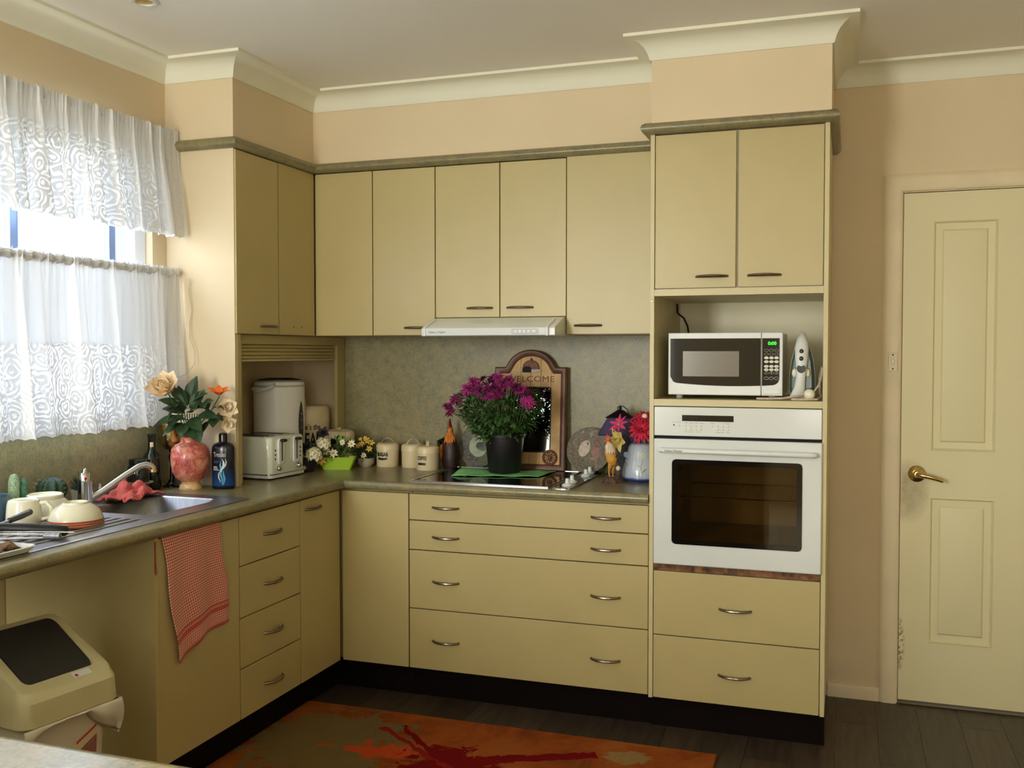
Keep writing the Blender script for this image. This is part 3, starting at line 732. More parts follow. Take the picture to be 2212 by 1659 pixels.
obj('lever', MB().tube([(0, 0, .112), (0, .001, .120), (-.001, .002, .126), (-.003, .004, .129)], [.012, .009, .0085, .004], 12), 'chrome', t)
MAT['red_dot'] = M('red_dot', (170, 30, 24), .4, var=0)
obj('indicator', MB().ell((.017, -.0165, .098), (.005, .005, .006), 10, 6), 'red_dot', t)

MAT['bowl_cream'] = M('cream_glazed_china', (234, 230, 204), .18, var=.02, coat=.3)
MAT['bowl_red'] = M('terracotta_band', (176, 82, 52), .3, var=.12)
t = thing('bowl', 'upturned cream bowl with terracotta bands round the rim on the drainer', 'bowl', (.362, -1.826, SZ))
obj('body', MB().lathe([(.074, .001), (.078, 0), (.080, .004), (.0795, .016), (.076, .03), (.067, .046), (.053, .059), (.042, .065), (.038, .066), (.0375, .071), (.033, .071), (.032, .066), (0, .065)], n=40), 'bowl_cream', t)
for z, r in ((.0035, .0803), (.0105, .0802), (.0170, .0798)): obj('band', MB().lathe([(r - .0005, z - .0031), (r + .0006, z - .002), (r + .0004, z + .002), (r - .0008, z + .0031)], n=40), 'bowl_red', t)
t = thing('bowl', 'larger upturned plain cream bowl with a tall foot behind the banded bowl', 'bowl', (.155, -1.735, SZ))
obj('body', MB().lathe([(.08, .001), (.085, 0), (.086, .004), (.084, .018), (.074, .04), (.06, .054), (.0545, .058), (.0545, .070), (.050, .073), (.047, .070), (.046, .066), (0, .065)], n=40), 'bowl_cream', t)
t = thing('mug', 'upturned cream mug with its handle to the right on the drainer', 'mug', (.205, -1.87, SZ))
obj('body', MB().lathe([(.044, .001), (.050, 0), (.0515, .003), (.0505, .03), (.0475, .062), (.044, .074), (.039, .077), (.036, .074), (0, .073)], n=36), 'bowl_cream', t)
obj('handle', MB().tube([(.042, .02, .064), (.058, .03, .066), (.069, .036, .052), (.070, .036, .034), (.062, .032, .018), (.044, .022, .014)], .0062, 10), 'bowl_cream', t)
MAT['teal'] = M('slate_blue_glaze', (62, 92, 112), .3, var=.08)
t = thing('mug', 'slate blue mug standing at the far left of the drainer', 'mug', (.105, -1.895, SZ))
obj('body', MB().lathe([(0, 0), (.040, 0), (.044, .004), (.047, .085), (.0465, .088), (.044, .086), (.041, .01), (0, .008)], n=36), 'teal', t)
t = thing('frying_pan', 'dark frying pan lying on the drainer with a thick black handle', 'pan', (.12, -2.215, SZ))
obj('pan_body', MB().lathe([(0, 0), (.105, 0), (.128, .03), (.131, .032), (.127, .034), (.103, .005), (0, .004)], n=40), 'black_plastic', t)
obj('pan_handle', MB().tube([(.110, .06, .028), (.16, .10, .036), (.22, .14, .034), (.28, .178, .028), (.335, .21, .022), (.36, .224, .017), (.366, .228, .016)], [.009, .011, .013, .0155, .0165, .0165, .010], 12, flat=.8), 'black_plastic', t)
t = thing('spatula', 'black handled kitchen utensil lying over the pan handle by the mug', 'utensil', (.29, -1.98, .93))
obj('grip', MB().tube([(.262, -1.90, .935), (.264, -1.905, .935), (.285, -1.96, .932), (.305, -2.02, .930)], [.006, .0095, .0095, .008], 10), 'black_plastic', t, w=True)
obj('blade', MB().tube([(.305, -2.02, .930), (.33, -2.10, .928), (.36, -2.20, .926)], .004, 8), 'steel', t, w=True)
t = thing('tongs', 'long shiny metal tongs lying in front of the pan handle', 'tongs', (.42, -2.06, .897))
obj('sleeve', MB().tube([(.498, -2.030, .8985), (.478, -2.036, .8985), (.455, -2.042, .8985)], .0095, 14), 'steel', t, w=True)
obj('arm', MB().tube([(.462, -2.040, .902), (.42, -2.055, .904), (.36, -2.08, .905), (.25, -2.14, .906)], .0042, 8), 'steel', t, w=True)
obj('arm', MB().tube([(.462, -2.042, .894), (.42, -2.06, .8935), (.36, -2.09, .893), (.27, -2.155, .893)], .0042, 8), 'steel', t, w=True)
t = thing('skewer', 'thin metal skewer resting on the tongs', 'skewer', (.45, -2.02, .915))
obj('rod', MB().tube([(.53, -2.015, .9085), (.42, -2.05, .9095), (.30, -2.10, .9105)], .0025, 8), 'steel', t, w=True)
obj('tip', MB().tube([(.53, -2.015, .9085), (.536, -2.013, .9084)], [.0025, .001], 8), 'steel', t, w=True)
t = thing('tray', 'shallow white tray at the left end of the drainer', 'tray', (.48, -2.38, SZ + .004))
tr = lambda i, z: [(x, y, z) for x, y in rrect(.372 + i, .572 - i, -2.60 + i, -2.176 - i, .025)]
obj('base', MB().loft([tr(.012, SZ + .0035), tr(0, SZ + .018), tr(.003, SZ + .020), tr(.008, SZ + .018), tr(.016, SZ + .0055)]), 'white_plastic', t, w=True)
MAT['brown_towel'] = M('brown_patterned_cloth', (132, 104, 78), .95, var=.5, vscale=35)
tag(obj('cloth', MB().grid(lambda s, q: (.392 + .155 * s, -2.20 - .3 * q, SZ + .012 + .012 * sin(s * 7 + q * 5) ** 2 + .006 * sin(q * 23 + s * 4)), 24, 40), 'brown_towel', solid=.003), 'brown patterned cloth crumpled in the white tray', 'cloth')
t = thing('cup', 'white china cup standing in the tray at the left edge', 'cup', (.455, -2.335, SZ + .033))
obj('body', MB().lathe([(0, 0), (.026, 0), (.03, .004), (.04, .04), (.042, .072), (.040, .073), (.037, .04), (.026, .008), (0, .006)], n=32), 'white_plastic', t)
obj('handle', MB().tube([(-.03, -.025, .06), (-.045, -.038, .055), (-.048, -.04, .035), (-.03, -.026, .022)], .004, 8), 'white_plastic', t)

# pink dish cloth and little dish
MAT['pink_cloth'] = M('salmon_knit_cloth', (206, 96, 88), .95, var=.1, vscale=120, bmp=(160, .9, .004))
def rag(s, q):
    a = (s - .5) * 2; b = (q - .5) * 2; r = max(abs(a), abs(b))
    h = .052 * max(0, 1 - (a * a * .8 + b * b * .9)) * (.75 + .4 * sin(5 * a + 3 * b) * sin(4 * b - 1))
    return (.150 + .062 * a - .018 * b, -1.335 + .105 * b + .02 * a + .01 * sin(a * 7), SZ + .006 + h + .009 * sin(6 * a + 4 * b) ** 2 + .004 * sin(17 * a) * (1 - r * .5))
tag(obj('dishcloth', MB().grid(rag, 40, 50), 'pink_cloth', solid=.005), 'crumpled salmon pink dishcloth on the back edge of the sink', 'cloth')
MAT['grey_china'] = M('grey_stoneware', (150, 140, 126), .4, var=.06)
t = thing('soap_dish', 'small grey saucer on a foot behind the dishcloth', 'dish', (.088, -1.205, ZW))
obj('saucer', MB().lathe([(0, .030), (.018, .030), (.034, .036), (.043, .043), (.042, .045), (.03, .039), (0, .034)], n=28), 'grey_china', t)
obj('foot', MB().lathe([(0, 0), (.02, 0), (.012, .012), (.012, .030)], n=20), 'grey_china', t)

# cacti along the splashback
MAT['cactus_pale'] = M('pale_woolly_cactus', (150, 172, 138), .9, var=.25, vscale=150, bmp=(220, 1, .004))
MAT['cactus_green'] = M('blue_green_cactus', (70, 112, 84), .7, var=.25, vscale=90, bmp=(150, .8, .003))
MAT['cactus_dark'] = M('dark_green_cactus', (38, 62, 44), .6, var=.2, vscale=60)
MAT['terracotta'] = M('terracotta_pot', (150, 92, 66), .8, var=.12)
MAT['tan_pot'] = M('tan_pot', (196, 168, 116), .7, var=.12, vscale=40)
def potm(r0, r1, h): return [(0, 0), (r0, 0), (r1, h), (r1 - .003, h), (r1 - .006, h - .008), (0, h - .008)]
t = thing('potted_cactus', 'pale woolly two-stemmed cactus by the splashback behind the mugs', 'cactus', (.06, -1.755, ZW))
obj('pot', MB().lathe(potm(.022, .03, .045), n=24), 'terracotta', t)
obj('stem', MB().lathe([(0, .034), (.014, .036), (.017, .07), (.017, .11), (.013, .13), (.006, .138), (0, .139)], (-.002, -.010, 0), 18), 'cactus_pale', t)
obj('stem', MB().lathe([(0, .034), (.012, .036), (.0135, .06), (.013, .10), (.008, .118), (0, .124)], (.008, .018, 0), 18), 'cactus_green', t)
t = thing('potted_cactus', 'dark ribbed barrel cactus in a tan pot behind the bowls', 'cactus', (.065, -1.615, ZW))
obj('pot', MB().lathe(potm(.03, .038, .038), n=24), 'tan_pot', t)
rb = MB()
vs = []; n = 40
def rr(a, z): 
    e = max(0, 1 - ((z - .07) / .042) ** 2) ** .5
    return (.046 * e * (1 + .09 * cos(a * 10)))
rb.grid(lambda s, q: (rr(s * 6.2832, .028 + .0839 * q) * cos(s * 6.2832), rr(s * 6.2832, .028 + .0839 * q) * sin(s * 6.2832), .028 + .0839 * q), 80, 14)
obj('ribbed_stem', rb, 'cactus_dark', t)
obj('spines', (lambda m: [m.tube([(rr(a, z) * cos(a), rr(a, z) * sin(a), z), ((rr(a, z) + .010) * cos(a), (rr(a, z) + .010) * sin(a), z + .003)], .0006, 3, caps=False) for a in [k * pi / 5 for k in range(10)] for z in (.045, .06, .075, .09, .102)] and m)(MB()), 'tan_pot', t, kind='stuff')
t = thing('potted_cactus', 'tall dark spiky cactus in a white square pot behind the tap', 'cactus', (.068, -1.485, ZW))
obj('pot', MB().loft([[(x, y, z) for x, y in rrect(-r, r, -r, r, .004)] for r, z in ((.021, 0), (.026, .052), (.0235, .052), (.022, .042))]), 'white_plastic', t)
sp = MB()
for k in range(46):
    a = k * 2.4; e = .15 + .85 * (k / 46); L = .05 + .03 * (k / 46)
    sp.leaf((.006 * cos(a), .006 * sin(a), .042), (cos(a) * (1 - e) * 1.1, sin(a) * (1 - e) * 1.1, e + .15), (0, 0, 1) if e < .8 else (1, 0, 0), L, .009, -.1, .2, 3)
obj('leaves', sp, 'cactus_dark', t, kind='stuff')
t = thing('small_bottle', 'tiny white nozzle bottle just right of the tap', 'bottle', (.072, -1.40, ZW))
obj('body', MB().lathe([(0, 0), (.013, 0), (.014, .004), (.014, .026), (.009, .036), (.0055, .04), (.005, .05), (0, .05)], n=18), 'white_plastic', t)
obj('nozzle', MB().lathe([(.0052, .048), (.0045, .05), (.002, .062), (0, .0625)], n=14), 'white_plastic', t)

# dark bottles and the goblet in the corner by the end panel
MAT['bottle_green'] = M('dark_green_glass', (16, 30, 18), .08, var=.2, coat=.3)
MAT['bottle_dark'] = M('near_black_glass', (14, 12, 13), .15, var=.1)
t = thing('bottle', 'dark green wine bottle with a pale neck label behind the pink vase', 'bottle', (.05, -1.10, ZW))
obj('body', MB().lathe([(0, 0), (.032, 0), (.034, .004), (.034, .11), (.03, .13), (.016, .15), (.0135, .16), (.0135, .20), (.015, .202), (.015, .214), (0, .215)], n=28), 'bottle_green', t)
obj('neck_label', MB().grid(lambda s, q: (.0139 * cos(-1.3 + s * .9), .0139 * sin(-1.3 + s * .9), .165 + .018 * q), 8, 1), 'cream_tin', t)
t = thing('jar', 'squat near-black glass jar with a lid between the tap and goblet', 'jar', (.058, -1.185, ZW))
obj('body', MB().lathe([(0, 0), (.036, 0), (.04, .005), (.041, .08), (.036, .10), (.031, .108), (0, .108)], n=28), 'bottle_green', t)
obj('lid', MB().lathe([(0, .108), (.034, .108), (.034, .124), (.030, .127), (0, .127)], n=28), 'bottle_dark', t)
t = thing('goblet', 'tall gold metal goblet with a dark stem behind the pink vase', 'goblet', (.068, -1.004, ZW))
obj('cup', MB().lathe([(0, .143), (.012, .143), (.03, .150), (.041, .168), (.045, .20), (.046, .248), (.0445, .249), (.043, .20), (.03, .16), (0, .152)], n=36), 'gold', t)
obj('stem', MB().lathe([(0, 0), (.038, 0), (.038, .004), (.02, .012), (.010, .03), (.009, .09), (.013, .12), (.009, .13), (.012, .143), (0, .1435)], n=24), 'bottle_dark', t)

# pink vase
def vase_mat():
    m, nt, N, L, b = newmat('pink_marbled_vase')
    v = coords(nt); n = noise(nt, v, 26, 5, .65, 1.2); n2 = noise(nt, v, 13, 3, .5, 2.5)
    c = ramp(nt, n.outputs['Fac'], [(.28, lin((150, 52, 58))), (.44, lin((196, 98, 88))), (.56, lin((214, 142, 118))), (.72, lin((222, 178, 140)))])
    sep = N.new('ShaderNodeSeparateXYZ'); L.new(v, sep.inputs[0])
    c = mixc(nt, ramp(nt, sep.outputs['Z'], [(.02, (1, 1, 1, 1)), (.05, (0, 0, 0, 1))]), c, lin((222, 182, 128)))
    vein = ramp(nt, n2.outputs['Fac'], [(.487, (0, 0, 0, 1)), (.5, (.8, .8, .8, 1)), (.513, (0, 0, 0, 1))])
    L.new(mixc(nt, vein, c, lin((62, 34, 38))), b.inputs['Base Color']); b.inputs['Roughness'].default_value = .3; b.inputs['Coat Weight'].default_value = .2
    return m
MAT['vase_pink'] = vase_mat()
t = thing('vase', 'bulbous pink and cream marbled vase on a small round foot', 'vase', (.188, -1.048, ZW))
obj('body', MB().lathe([(0, 0), (.041, 0), (.043, .004), (.041, .016), (.033, .026), (.034, .032), (.055, .045), (.067, .07), (.0725, .10), (.0735, .13), (.069, .158), (.058, .172), (.040, .180), (.0355, .184), (.0345, .196), (.037, .203), (.033, .203), (.030, .19), (.03, .15), (0, .145)], n=48), 'vase_pink', t)
# blossoms standing in it
def flower(name, label, c, axis, stem, layers, mat, centre=None, leaves=(), lmat='leafg', group=None, stem_r=.0022):
    f = thing(name, label, 'flower', stem[-1], group=group)
    obj('stem', MB().tube(stem, stem_r, 6), 'stemg', f, w=True)
    for mt, ly in (layers if isinstance(layers[0][0], str) else [(mat, layers)]):
        obj('petals', MB().bloom(c, axis, ly, seg=4), mt, f, w=True)
    if centre: obj('centre', MB().ell(c + Vector(axis).normalized() * centre[1], (centre[0],) * 3, 10, 8), centre[2], f, w=True)
    for i, (b, d, L, w_) in enumerate(leaves):
        obj('leaf', MB().leaf(b, d, (0, -.3, 1) if abs(Vector(d).normalized().z) < .9 else (0, -1, 0), L, w_, .25, .2, 5), lmat, f, w=True)
    return f
MAT['peach'] = M('peach_silk', (246, 222, 184), .8, var=.06, vscale=40)
MAT['orange'] = M('orange_silk', (226, 104, 26), .7, var=.15, vscale=30)
MAT['cream_silk'] = M('cream_silk', (240, 222, 190), .8, var=.05, vscale=30)
V_ = Vector
vm = (.188, -1.048, 1.075)
flower('artificial_rose', 'large peach silk peony leaning left out of the pink vase', V_((.150, -1.14, 1.272)), (.1, -.75, .62),
       [(.150, -1.13, 1.265), (.165, -1.10, 1.20), (.180, -1.062, 1.10), (.186, -1.05, 1.04)],
       [(8, 12, .078, .070, -.35, .004), (7, 38, .066, .062, -.45, .004), (6, 60, .052, .05, -.5, .002), (5, 78, .04, .036, -.4, .001)], 'peach', None,
       [((.166, -1.10, 1.205), (-.6, -.75, .05), .055, .026), ((.17, -1.10, 1.20), (-.4, -.6, -.5), .06, .024), ((.168, -1.095, 1.225), (.4, -.8, -.2), .05, .026)])
flower('artificial_lily', 'orange silk lily high at the right of the pink vase', V_((.318, -1.04, 1.252)), (.1, -.35, .93),
       [(.318, -1.04, 1.248), (.29, -1.045, 1.20), (.22, -1.05, 1.12), (.194, -1.05, 1.04)],
       [(6, 50, .05, .03, .35, .003)], 'orange', (.006, .008, 'orange'),
       [((.29, -1.045, 1.20), (.8, -.2, .25), .055, .03), ((.28, -1.05, 1.19), (-.2, -.7, .4), .055, .028), ((.265, -1.05, 1.18), (.1, .2, 1), .06, .02)])
flower('artificial_rose', 'cream silk rose under the orange lily in the pink vase', V_((.325, -1.015, 1.20)), (.8, -.6, .2),
       [(.318, -1.012, 1.198), (.28, -1.03, 1.16), (.22, -1.045, 1.11), (.198, -1.045, 1.04)],
       [(7, 20, .048, .046, -.3, .003), (6, 50, .040, .040, -.4, .002), (4, 75, .026, .024, -.4, .001)], 'cream_silk', None,
       [((.29, -1.025, 1.17), (.9, -.5, -.1), .05, .036), ((.275, -1.035, 1.155), (.5, -.8, .5), .06, .03)])
flower('artificial_rose', 'lower cream silk rose hanging beside the end panel and bottle', V_((.335, -1.02, 1.145)), (.8, -.5, -.3),
       [(.33, -1.017, 1.15), (.30, -1.03, 1.165), (.24, -1.05, 1.13), (.20, -1.052, 1.04)],
       [(6, 20, .038, .036, -.2, .003), (5, 50, .03, .03, -.3, .002)], 'cream_silk', None,
       [((.30, -1.03, 1.165), (.2, -.9, -.4), .06, .048), ((.27, -1.04, 1.15), (-.1, -.8, -.6), .055, .03)])
t = thing('artificial_foliage', 'spray of dark green leaves filling the middle of the pink vase', 'leaves', (.188, -1.05, 1.04))
lv = [((.205, -1.07, 1.215), (.25, -.1, 1), .10, .045), ((.19, -1.09, 1.20), (-.65, -.6, .5), .085, .04), ((.21, -1.08, 1.19), (.8, -.25, .35), .085, .04), ((.19, -1.09, 1.165), (-.75, -.65, -.1), .10, .04),
      ((.20, -1.10, 1.175), (-.35, -.6, -.35), .07, .042), ((.22, -1.09, 1.16), (.7, -.4, -.25), .08, .045), ((.24, -1.07, 1.17), (.9, -.1, .1), .08, .042), ((.20, -1.08, 1.21), (-.3, -.3, .8), .075, .04),
      ((.215, -1.08, 1.20), (.55, .1, .8), .08, .036), ((.23, -1.08, 1.14), (.6, -.5, -.6), .08, .05), ((.185, -1.09, 1.14), (-.65, -.65, -.35), .075, .042), ((.21, -1.10, 1.145), (.1, -.7, -.6), .06, .04),
      ((.185, -1.075, 1.18), (-.6, -.4, .3), .075, .042), ((.225, -1.08, 1.185), (.5, -.6, .3), .07, .042), ((.2, -1.085, 1.155), (-.2, -.8, .2), .06, .045), ((.245, -1.06, 1.2), (.75, -.3, .5), .07, .036),
      ((.19, -1.08, 1.225), (-.5, -.4, .75), .07, .038), ((.195, -1.10, 1.185), (.15, -.8, .5), .05, .04), ((.21, -1.10, 1.20), (-.15, -.75, .55), .05, .036), ((.20, -1.10, 1.165), (.45, -.8, .1), .05, .04), ((.215, -1.07, 1.225), (.75, -.1, .5), .07, .034)]
for b, d, L, w_ in lv: obj('leaf', MB().leaf(b, d, (0, -.6, .8) if abs(d[2]) < .8 else (.1, -1, 0), L * 1.15, w_ * 1.25, .2, .18, 5), 'leafg', t, w=True)
for k in range(7):
    a = -1.2 + k * .42
    obj('stalk', MB().tube([(.19 + .012 * cos(k * 2), -1.05 + .012 * sin(k * 2), 1.04), (.195 + .015 * (k - 3) / 3, -1.055, 1.10), (.203 + .035 * (k - 3) / 3, -1.07, 1.18)], .002, 5), 'stemg', t, w=True)

# shampoo bottle
def shampoo_mat():
    m, nt, N, L, b = newmat('black_to_blue_bottle'); v = coords(nt); sep = N.new('ShaderNodeSeparateXYZ'); L.new(v, sep.inputs[0])
    L.new(ramp(nt, sep.outputs['Z'], [(.012, lin((16, 18, 26))), (.016, lin((18, 70, 130))), (.05, lin((16, 44, 88))), (.085, lin((18, 22, 34))), (.2, lin((20, 16, 22)))]), b.inputs['Base Color'])
    b.inputs['Roughness'].default_value = .22
    return m
MAT['shampoo'] = shampoo_mat()
MAT['silver_print'] = M('silver_print', (205, 208, 205), .4, var=0); MAT['cyan_print'] = M('cyan_print', (50, 150, 185), .4, var=.2, vscale=60); MAT['blue_print'] = M('blue_print', (34, 84, 140), .4, var=0)
t = thing('shampoo_bottle', 'black and blue shampoo bottle with silver lettering beside the pink vase', 'bottle', (.299, -.994, ZW), .28)
obj('body', MB().lathe([(0, 0), (.041, 0), (.0445, .004), (.0445, .15), (.043, .163), (.036, .174), (.022, .180), (.0165, .181), (0, .181)], n=40, sy=.6), 'shampoo', t)
obj('cap', MB().lathe([(.0165, .181), (.0165, .206), (.0145, .214), (.008, .217), (0, .217)], n=28, sy=.95), 'bottle_dark', t)
EF = lambda x, y, z=0: (x, -(.0268 + z) * sqrt(max(0.02, 1 - (x / .0447) ** 2)) - .0004, y)
text('Tresses', .026, lambda x, y, z=0: EF(x - .006, y + .134, z), 'silver_print', t, xs=.62)
def ribbon(pts, mat, wd):
    m = MB(); n = len(pts)
    for i, (x, z) in enumerate(pts):
        w_ = wd * (.15 + sin(pi * i / (n - 1)))
        m.v += [EF(x - w_, z, .0006), EF(x + w_, z, .0006)]; m.uv += [(0, 0)] * 2
    for i in range(n - 1): m.f.append((2 * i, 2 * i + 1, 2 * i + 3, 2 * i + 2)); m.mi.append(0)
    obj('swirl', m, mat, t)
ribbon([(.004, .118), (.010, .108), (.011, .096), (.007, .084), (.001, .074), (-.001, .066)], 'silver_print', .0038)
ribbon([(.017, .120), (.020, .106), (.017, .092), (.010, .080)], 'silver_print', .002)
ribbon([(-.002, .074), (-.010, .060), (-.009, .046), (-.004, .034), (-.003, .026)], 'silver_print', .002)
ribbon([(.001, .110), (-.003, .094), (.001, .080), (-.002, .060), (.004, .040), (.005, .018)], 'cyan_print', .004)
ribbon([(.008, .076), (.010, .058), (.013, .042), (.011, .026), (.007, .016)], 'cyan_print', .0035)
for z, x0, x1, mt in ((.109, -.030, -.004, 'blue_print'), (.104, -.029, -.010, 'blue_print'), (.088, -.032, -.016, 'silver_print'), (.084, -.031, -.014, 'silver_print'), (.079, -.032, -.012, 'pale_grey'), (.075, -.032, -.006, 'pale_grey')):
    obj('small_print', MB().grid(lambda s, q: EF(x0 + (x1 - x0) * s, z - .0012 + .0022 * q, .0004), 6, 1), mt, t)

# tea towel over the sink door
def towel_mat():
    m, nt, N, L, b = newmat('red_check_tea_towel')
    uv = coords(nt, 1, 'UV'); sep = N.new('ShaderNodeSeparateXYZ'); L.new(uv, sep.inputs[0])
    def st(o, f): return math_(nt, 'GREATER_THAN', math_(nt, 'FRACT', math_(nt, 'MULTIPLY', o, f)), .5)
    a = st(sep.outputs['X'], 105); c = st(sep.outputs['Y'], 105)
    s = math_(nt, 'MULTIPLY', math_(nt, 'ADD', a, c), .5)
    col = ramp(nt, s, [(.0, lin((238, 208, 172))), (.5, lin((214, 128, 104))), (1, lin((178, 72, 60)))], 'CONSTANT')
    def band(y0, y1): return math_(nt, 'MULTIPLY', math_(nt, 'GREATER_THAN', sep.outputs['Y'], y0), math_(nt, 'LESS_THAN', sep.outputs['Y'], y1))
    bb = math_(nt, 'ADD', math_(nt, 'ADD', band(-1, .012), band(.060, .078)), band(.086, .092))
    L.new(mixc(nt, math_(nt, 'MULTIPLY', bb, .9), col, lin((186, 62, 50))), b.inputs['Base Color'])
    b.inputs['Roughness'].default_value = .95; b.inputs['Sheen Weight'].default_value = .2
    return m
MAT['towel'] = towel_mat()
def tw(s, q):
    y = -1.722 + .292 * s + q * (.068 - .012 * s) + .006 * sin(q * 9 + s * 2); bot = .432 + .05 * s + .028 * sin(s * 2.6)
    z = .846 + (bot - .846) * q
    return (.5925 + .004 * sin(s * 13 + q * 3) * (.3 + q) + .008 * q * (1 - s), y, z)
tag(obj('tea_towel', MB().grid(tw, 40, 40, lambda s, q: (s * .31, (1 - q) * .41 + .0001)), 'towel', solid=.002), 'red and white checked tea towel hanging from the bench front over the sink door', 'towel')

MAT['band'] = M('red_brown_rubber', (150, 62, 40), .6, var=.1)
tag(obj('rubber_band', MB().tube([(.594, -1.7535, .838), (.595, -1.756, .80), (.594, -1.7545, .765), (.595, -1.757, .742), (.600, -1.758, .736), (.600, -1.755, .744), (.5965, -1.755, .77), (.5975, -1.757, .81), (.5965, -1.7545, .838)], .0018, 6), 'band'), 'small red-brown rubber band dangling at the front edge of the sink cabinet side', 'rubber band')
# ------------------------------------------------------------------ toaster, urn, bread tins
MAT['urn_white'] = M('bright_white_urn_plastic', (248, 247, 240), .35, var=.01)
MAT['mint_white'] = M('pale_mint_enamel', (236, 241, 224), .14, var=.01, coat=.4)
t = thing('toaster', 'pale mint four-slice toaster with two levers on its end', 'toaster', (.232, -.607, ZW), radians(-4))
tb = lambda i, z: [(x, y, z) for x, y in rrect(-.125 + i, .118 - i, -.122 + i, .122 - i, .022)]
obj('body', MB().loft([tb(.004, .012), tb(0, .03), tb(0, .165), tb(.003, .173), tb(.010, .177)], cap0=True), 'mint_white', t, angle=50)
obj('base', MB().loft([tb(.006, .004), tb(-.003, .008), tb(-.004, .018), tb(.0, .0195)]), 'white_plastic', t)
obj('base_band', MB().sweep([(0, .0195), (.0015, .0195), (.0015, .025), (0, .025)], rrect(-.125, .118, -.122, .122, .022)[::-1], True), 'chrome', t)
for x, y in ((-.09, -.09), (.09, -.09), (-.09, .09), (.09, .09)): obj('foot', MB().lathe([(0, 0), (.01, 0), (.011, .005), (0, .005)], (x, y, 0), 12), 'black_plastic', t)
obj('top_plate', MB().prism(rrect(-.105, .085, -.105, .105, .012), .1765, .179), 'chrome', t)
for y in (-.072, -.030, .030, .072): obj('slot', MB().prism(rrect(-.09, .07, y - .011, y + .011, .004), .179, .1796), 'dark_gap', t)
for y in (-.052, .052):
    lp = obj('lever_panel', MB().prism(rrect(y - .022, y + .022, .06, .172, .016), 0, .010, fn=lambda a, b, h: (.1175 + h, a, b)), 'white_plastic', t, bevel=.003)
    obj('lever_slot', MB().prism(rrect(y - .003, y + .003, .075, .16, .0028), 0, .0006, fn=lambda a, b, h: (.1275 + h, a, b)), 'dark_gap', t)
    obj('lever', MB().box(.127, .146, y - .014, y + .014, .155, .167), 'black_plastic', t, bevel=.004)
    obj('knob', MB().lathe([(0, 0), (.011, 0), (.0105, .012), (.009, .014), (0, .0145)], (.118, y - .018 if y < 0 else y + .02, .046), 18, axis=(1, 0, 0)), 'chrome', t)
    for z in (.085, .103, .121): obj('button', MB().ell((.1185, y - .034 if y < 0 else y + .036, z), (.003, .004, .004), 8, 6), 'black_plastic', t)
t = thing('hot_water_urn', 'tall white electric hot water urn with a dark oval gauge in the garage', 'urn', (.137, -.343, ZW))
obj('body', MB().lathe([(0, .0), (.105, .0), (.112, .01), (.113, .05), (.114, .36), (.113, .385), (.108, .395), (0, .395)], n=48), 'urn_white', t)
obj('seam_band', MB().lathe([(.1125, .372), (.115, .374), (.115, .379), (.1125, .381)], n=48), 'pale_grey', t)
obj('lid', MB().lathe([(.104, .3955), (.098, .402), (.07, .408), (0, .41)], n=40), 'pale_grey', t)
obj('lid_rim', MB().lathe([(.098, .4025), (.098, .405), (.068, .411), (.066, .4085)], n=40), 'black_plastic', t)
ca = atan2(-3.79, 2.41)
def ua(off, r, z): a = ca + off; return (r * cos(a), r * sin(a), z)
obj('handle', MB().tube([ua(-1.0, .108, .368), ua(-1.0, .135, .366), ua(-.75, .142, .358), ua(-.45, .142, .365), ua(-.2, .130, .378), ua(-.18, .108, .385)], [.007, .0085, .009, .009, .0085, .007], 10), 'white_plastic', t)
gm = MB(); gm.grid(lambda s, q: ua(.98 + .17 * sin(pi * q) ** .7 * (s - .5) * 2, .1146 + .0012, .10 + .21 * q), 6, 20)
MAT['gauge'] = M('dark_plum_gauge', (64, 54, 60), .25, var=.05)
obj('gauge', gm, 'gauge', t)
for q in (.25, .42, .58, .72): obj('gauge_mark', MB().ell(ua(.98, .116, .10 + .21 * q), (.002, .002, .003), 8, 6), 'silver_print', t)

def tin(name, label, loc, r, h, ha, group=None):
    t = thing(name, label, 'canister', loc, group=group)
    obj('body', MB().lathe([(0, 0), (r - .003, 0), (r - .001, .003), (r - .001, h * .78)], n=44), 'cream_tin', t)
    obj('lid', MB().lathe([(r - .0005, h * .70), (r + .0015, h * .70), (r + .002, h * .73), (r + .0005, h * .76), (r + .001, h * .90), (r - .003, h * .96), (r - .012, h), (r - .016, h * .985), (0, h * .985)], n=44), 'cream_tin', t)
    if ha is not None:
        c_, s_ = cos(ha), sin(ha); w_ = r * .60; hs = []
        for k in range(15):
            q = -1 + k / 7; hs.append((q * w_, h * .985 + .024 * max(0, cos(q * pi / 2 * .98)) ** .75))
        hs = [(-w_ - .012, h * .985 + .001)] + hs + [(w_ + .012, h * .985 + .001)]
        m = MB(); hw = .0065; th = .0014
        for p in range(len(hs)):
            x, z = hs[p]
            for dy, dz in ((-hw, 0), (hw, 0), (hw, th), (-hw, th)): m.v.append((x * c_ - dy * s_, x * s_ + dy * c_, z + dz)); m.uv.append((0, 0))
        for p in range(len(hs) - 1):
            for k in range(4): m.f.append((p * 4 + k, p * 4 + (k + 1) % 4, p * 4 + 4 + (k + 1) % 4, p * 4 + 4 + k)); m.mi.append(0)
        obj('handle', m, 'cream_tin', t)
    return t
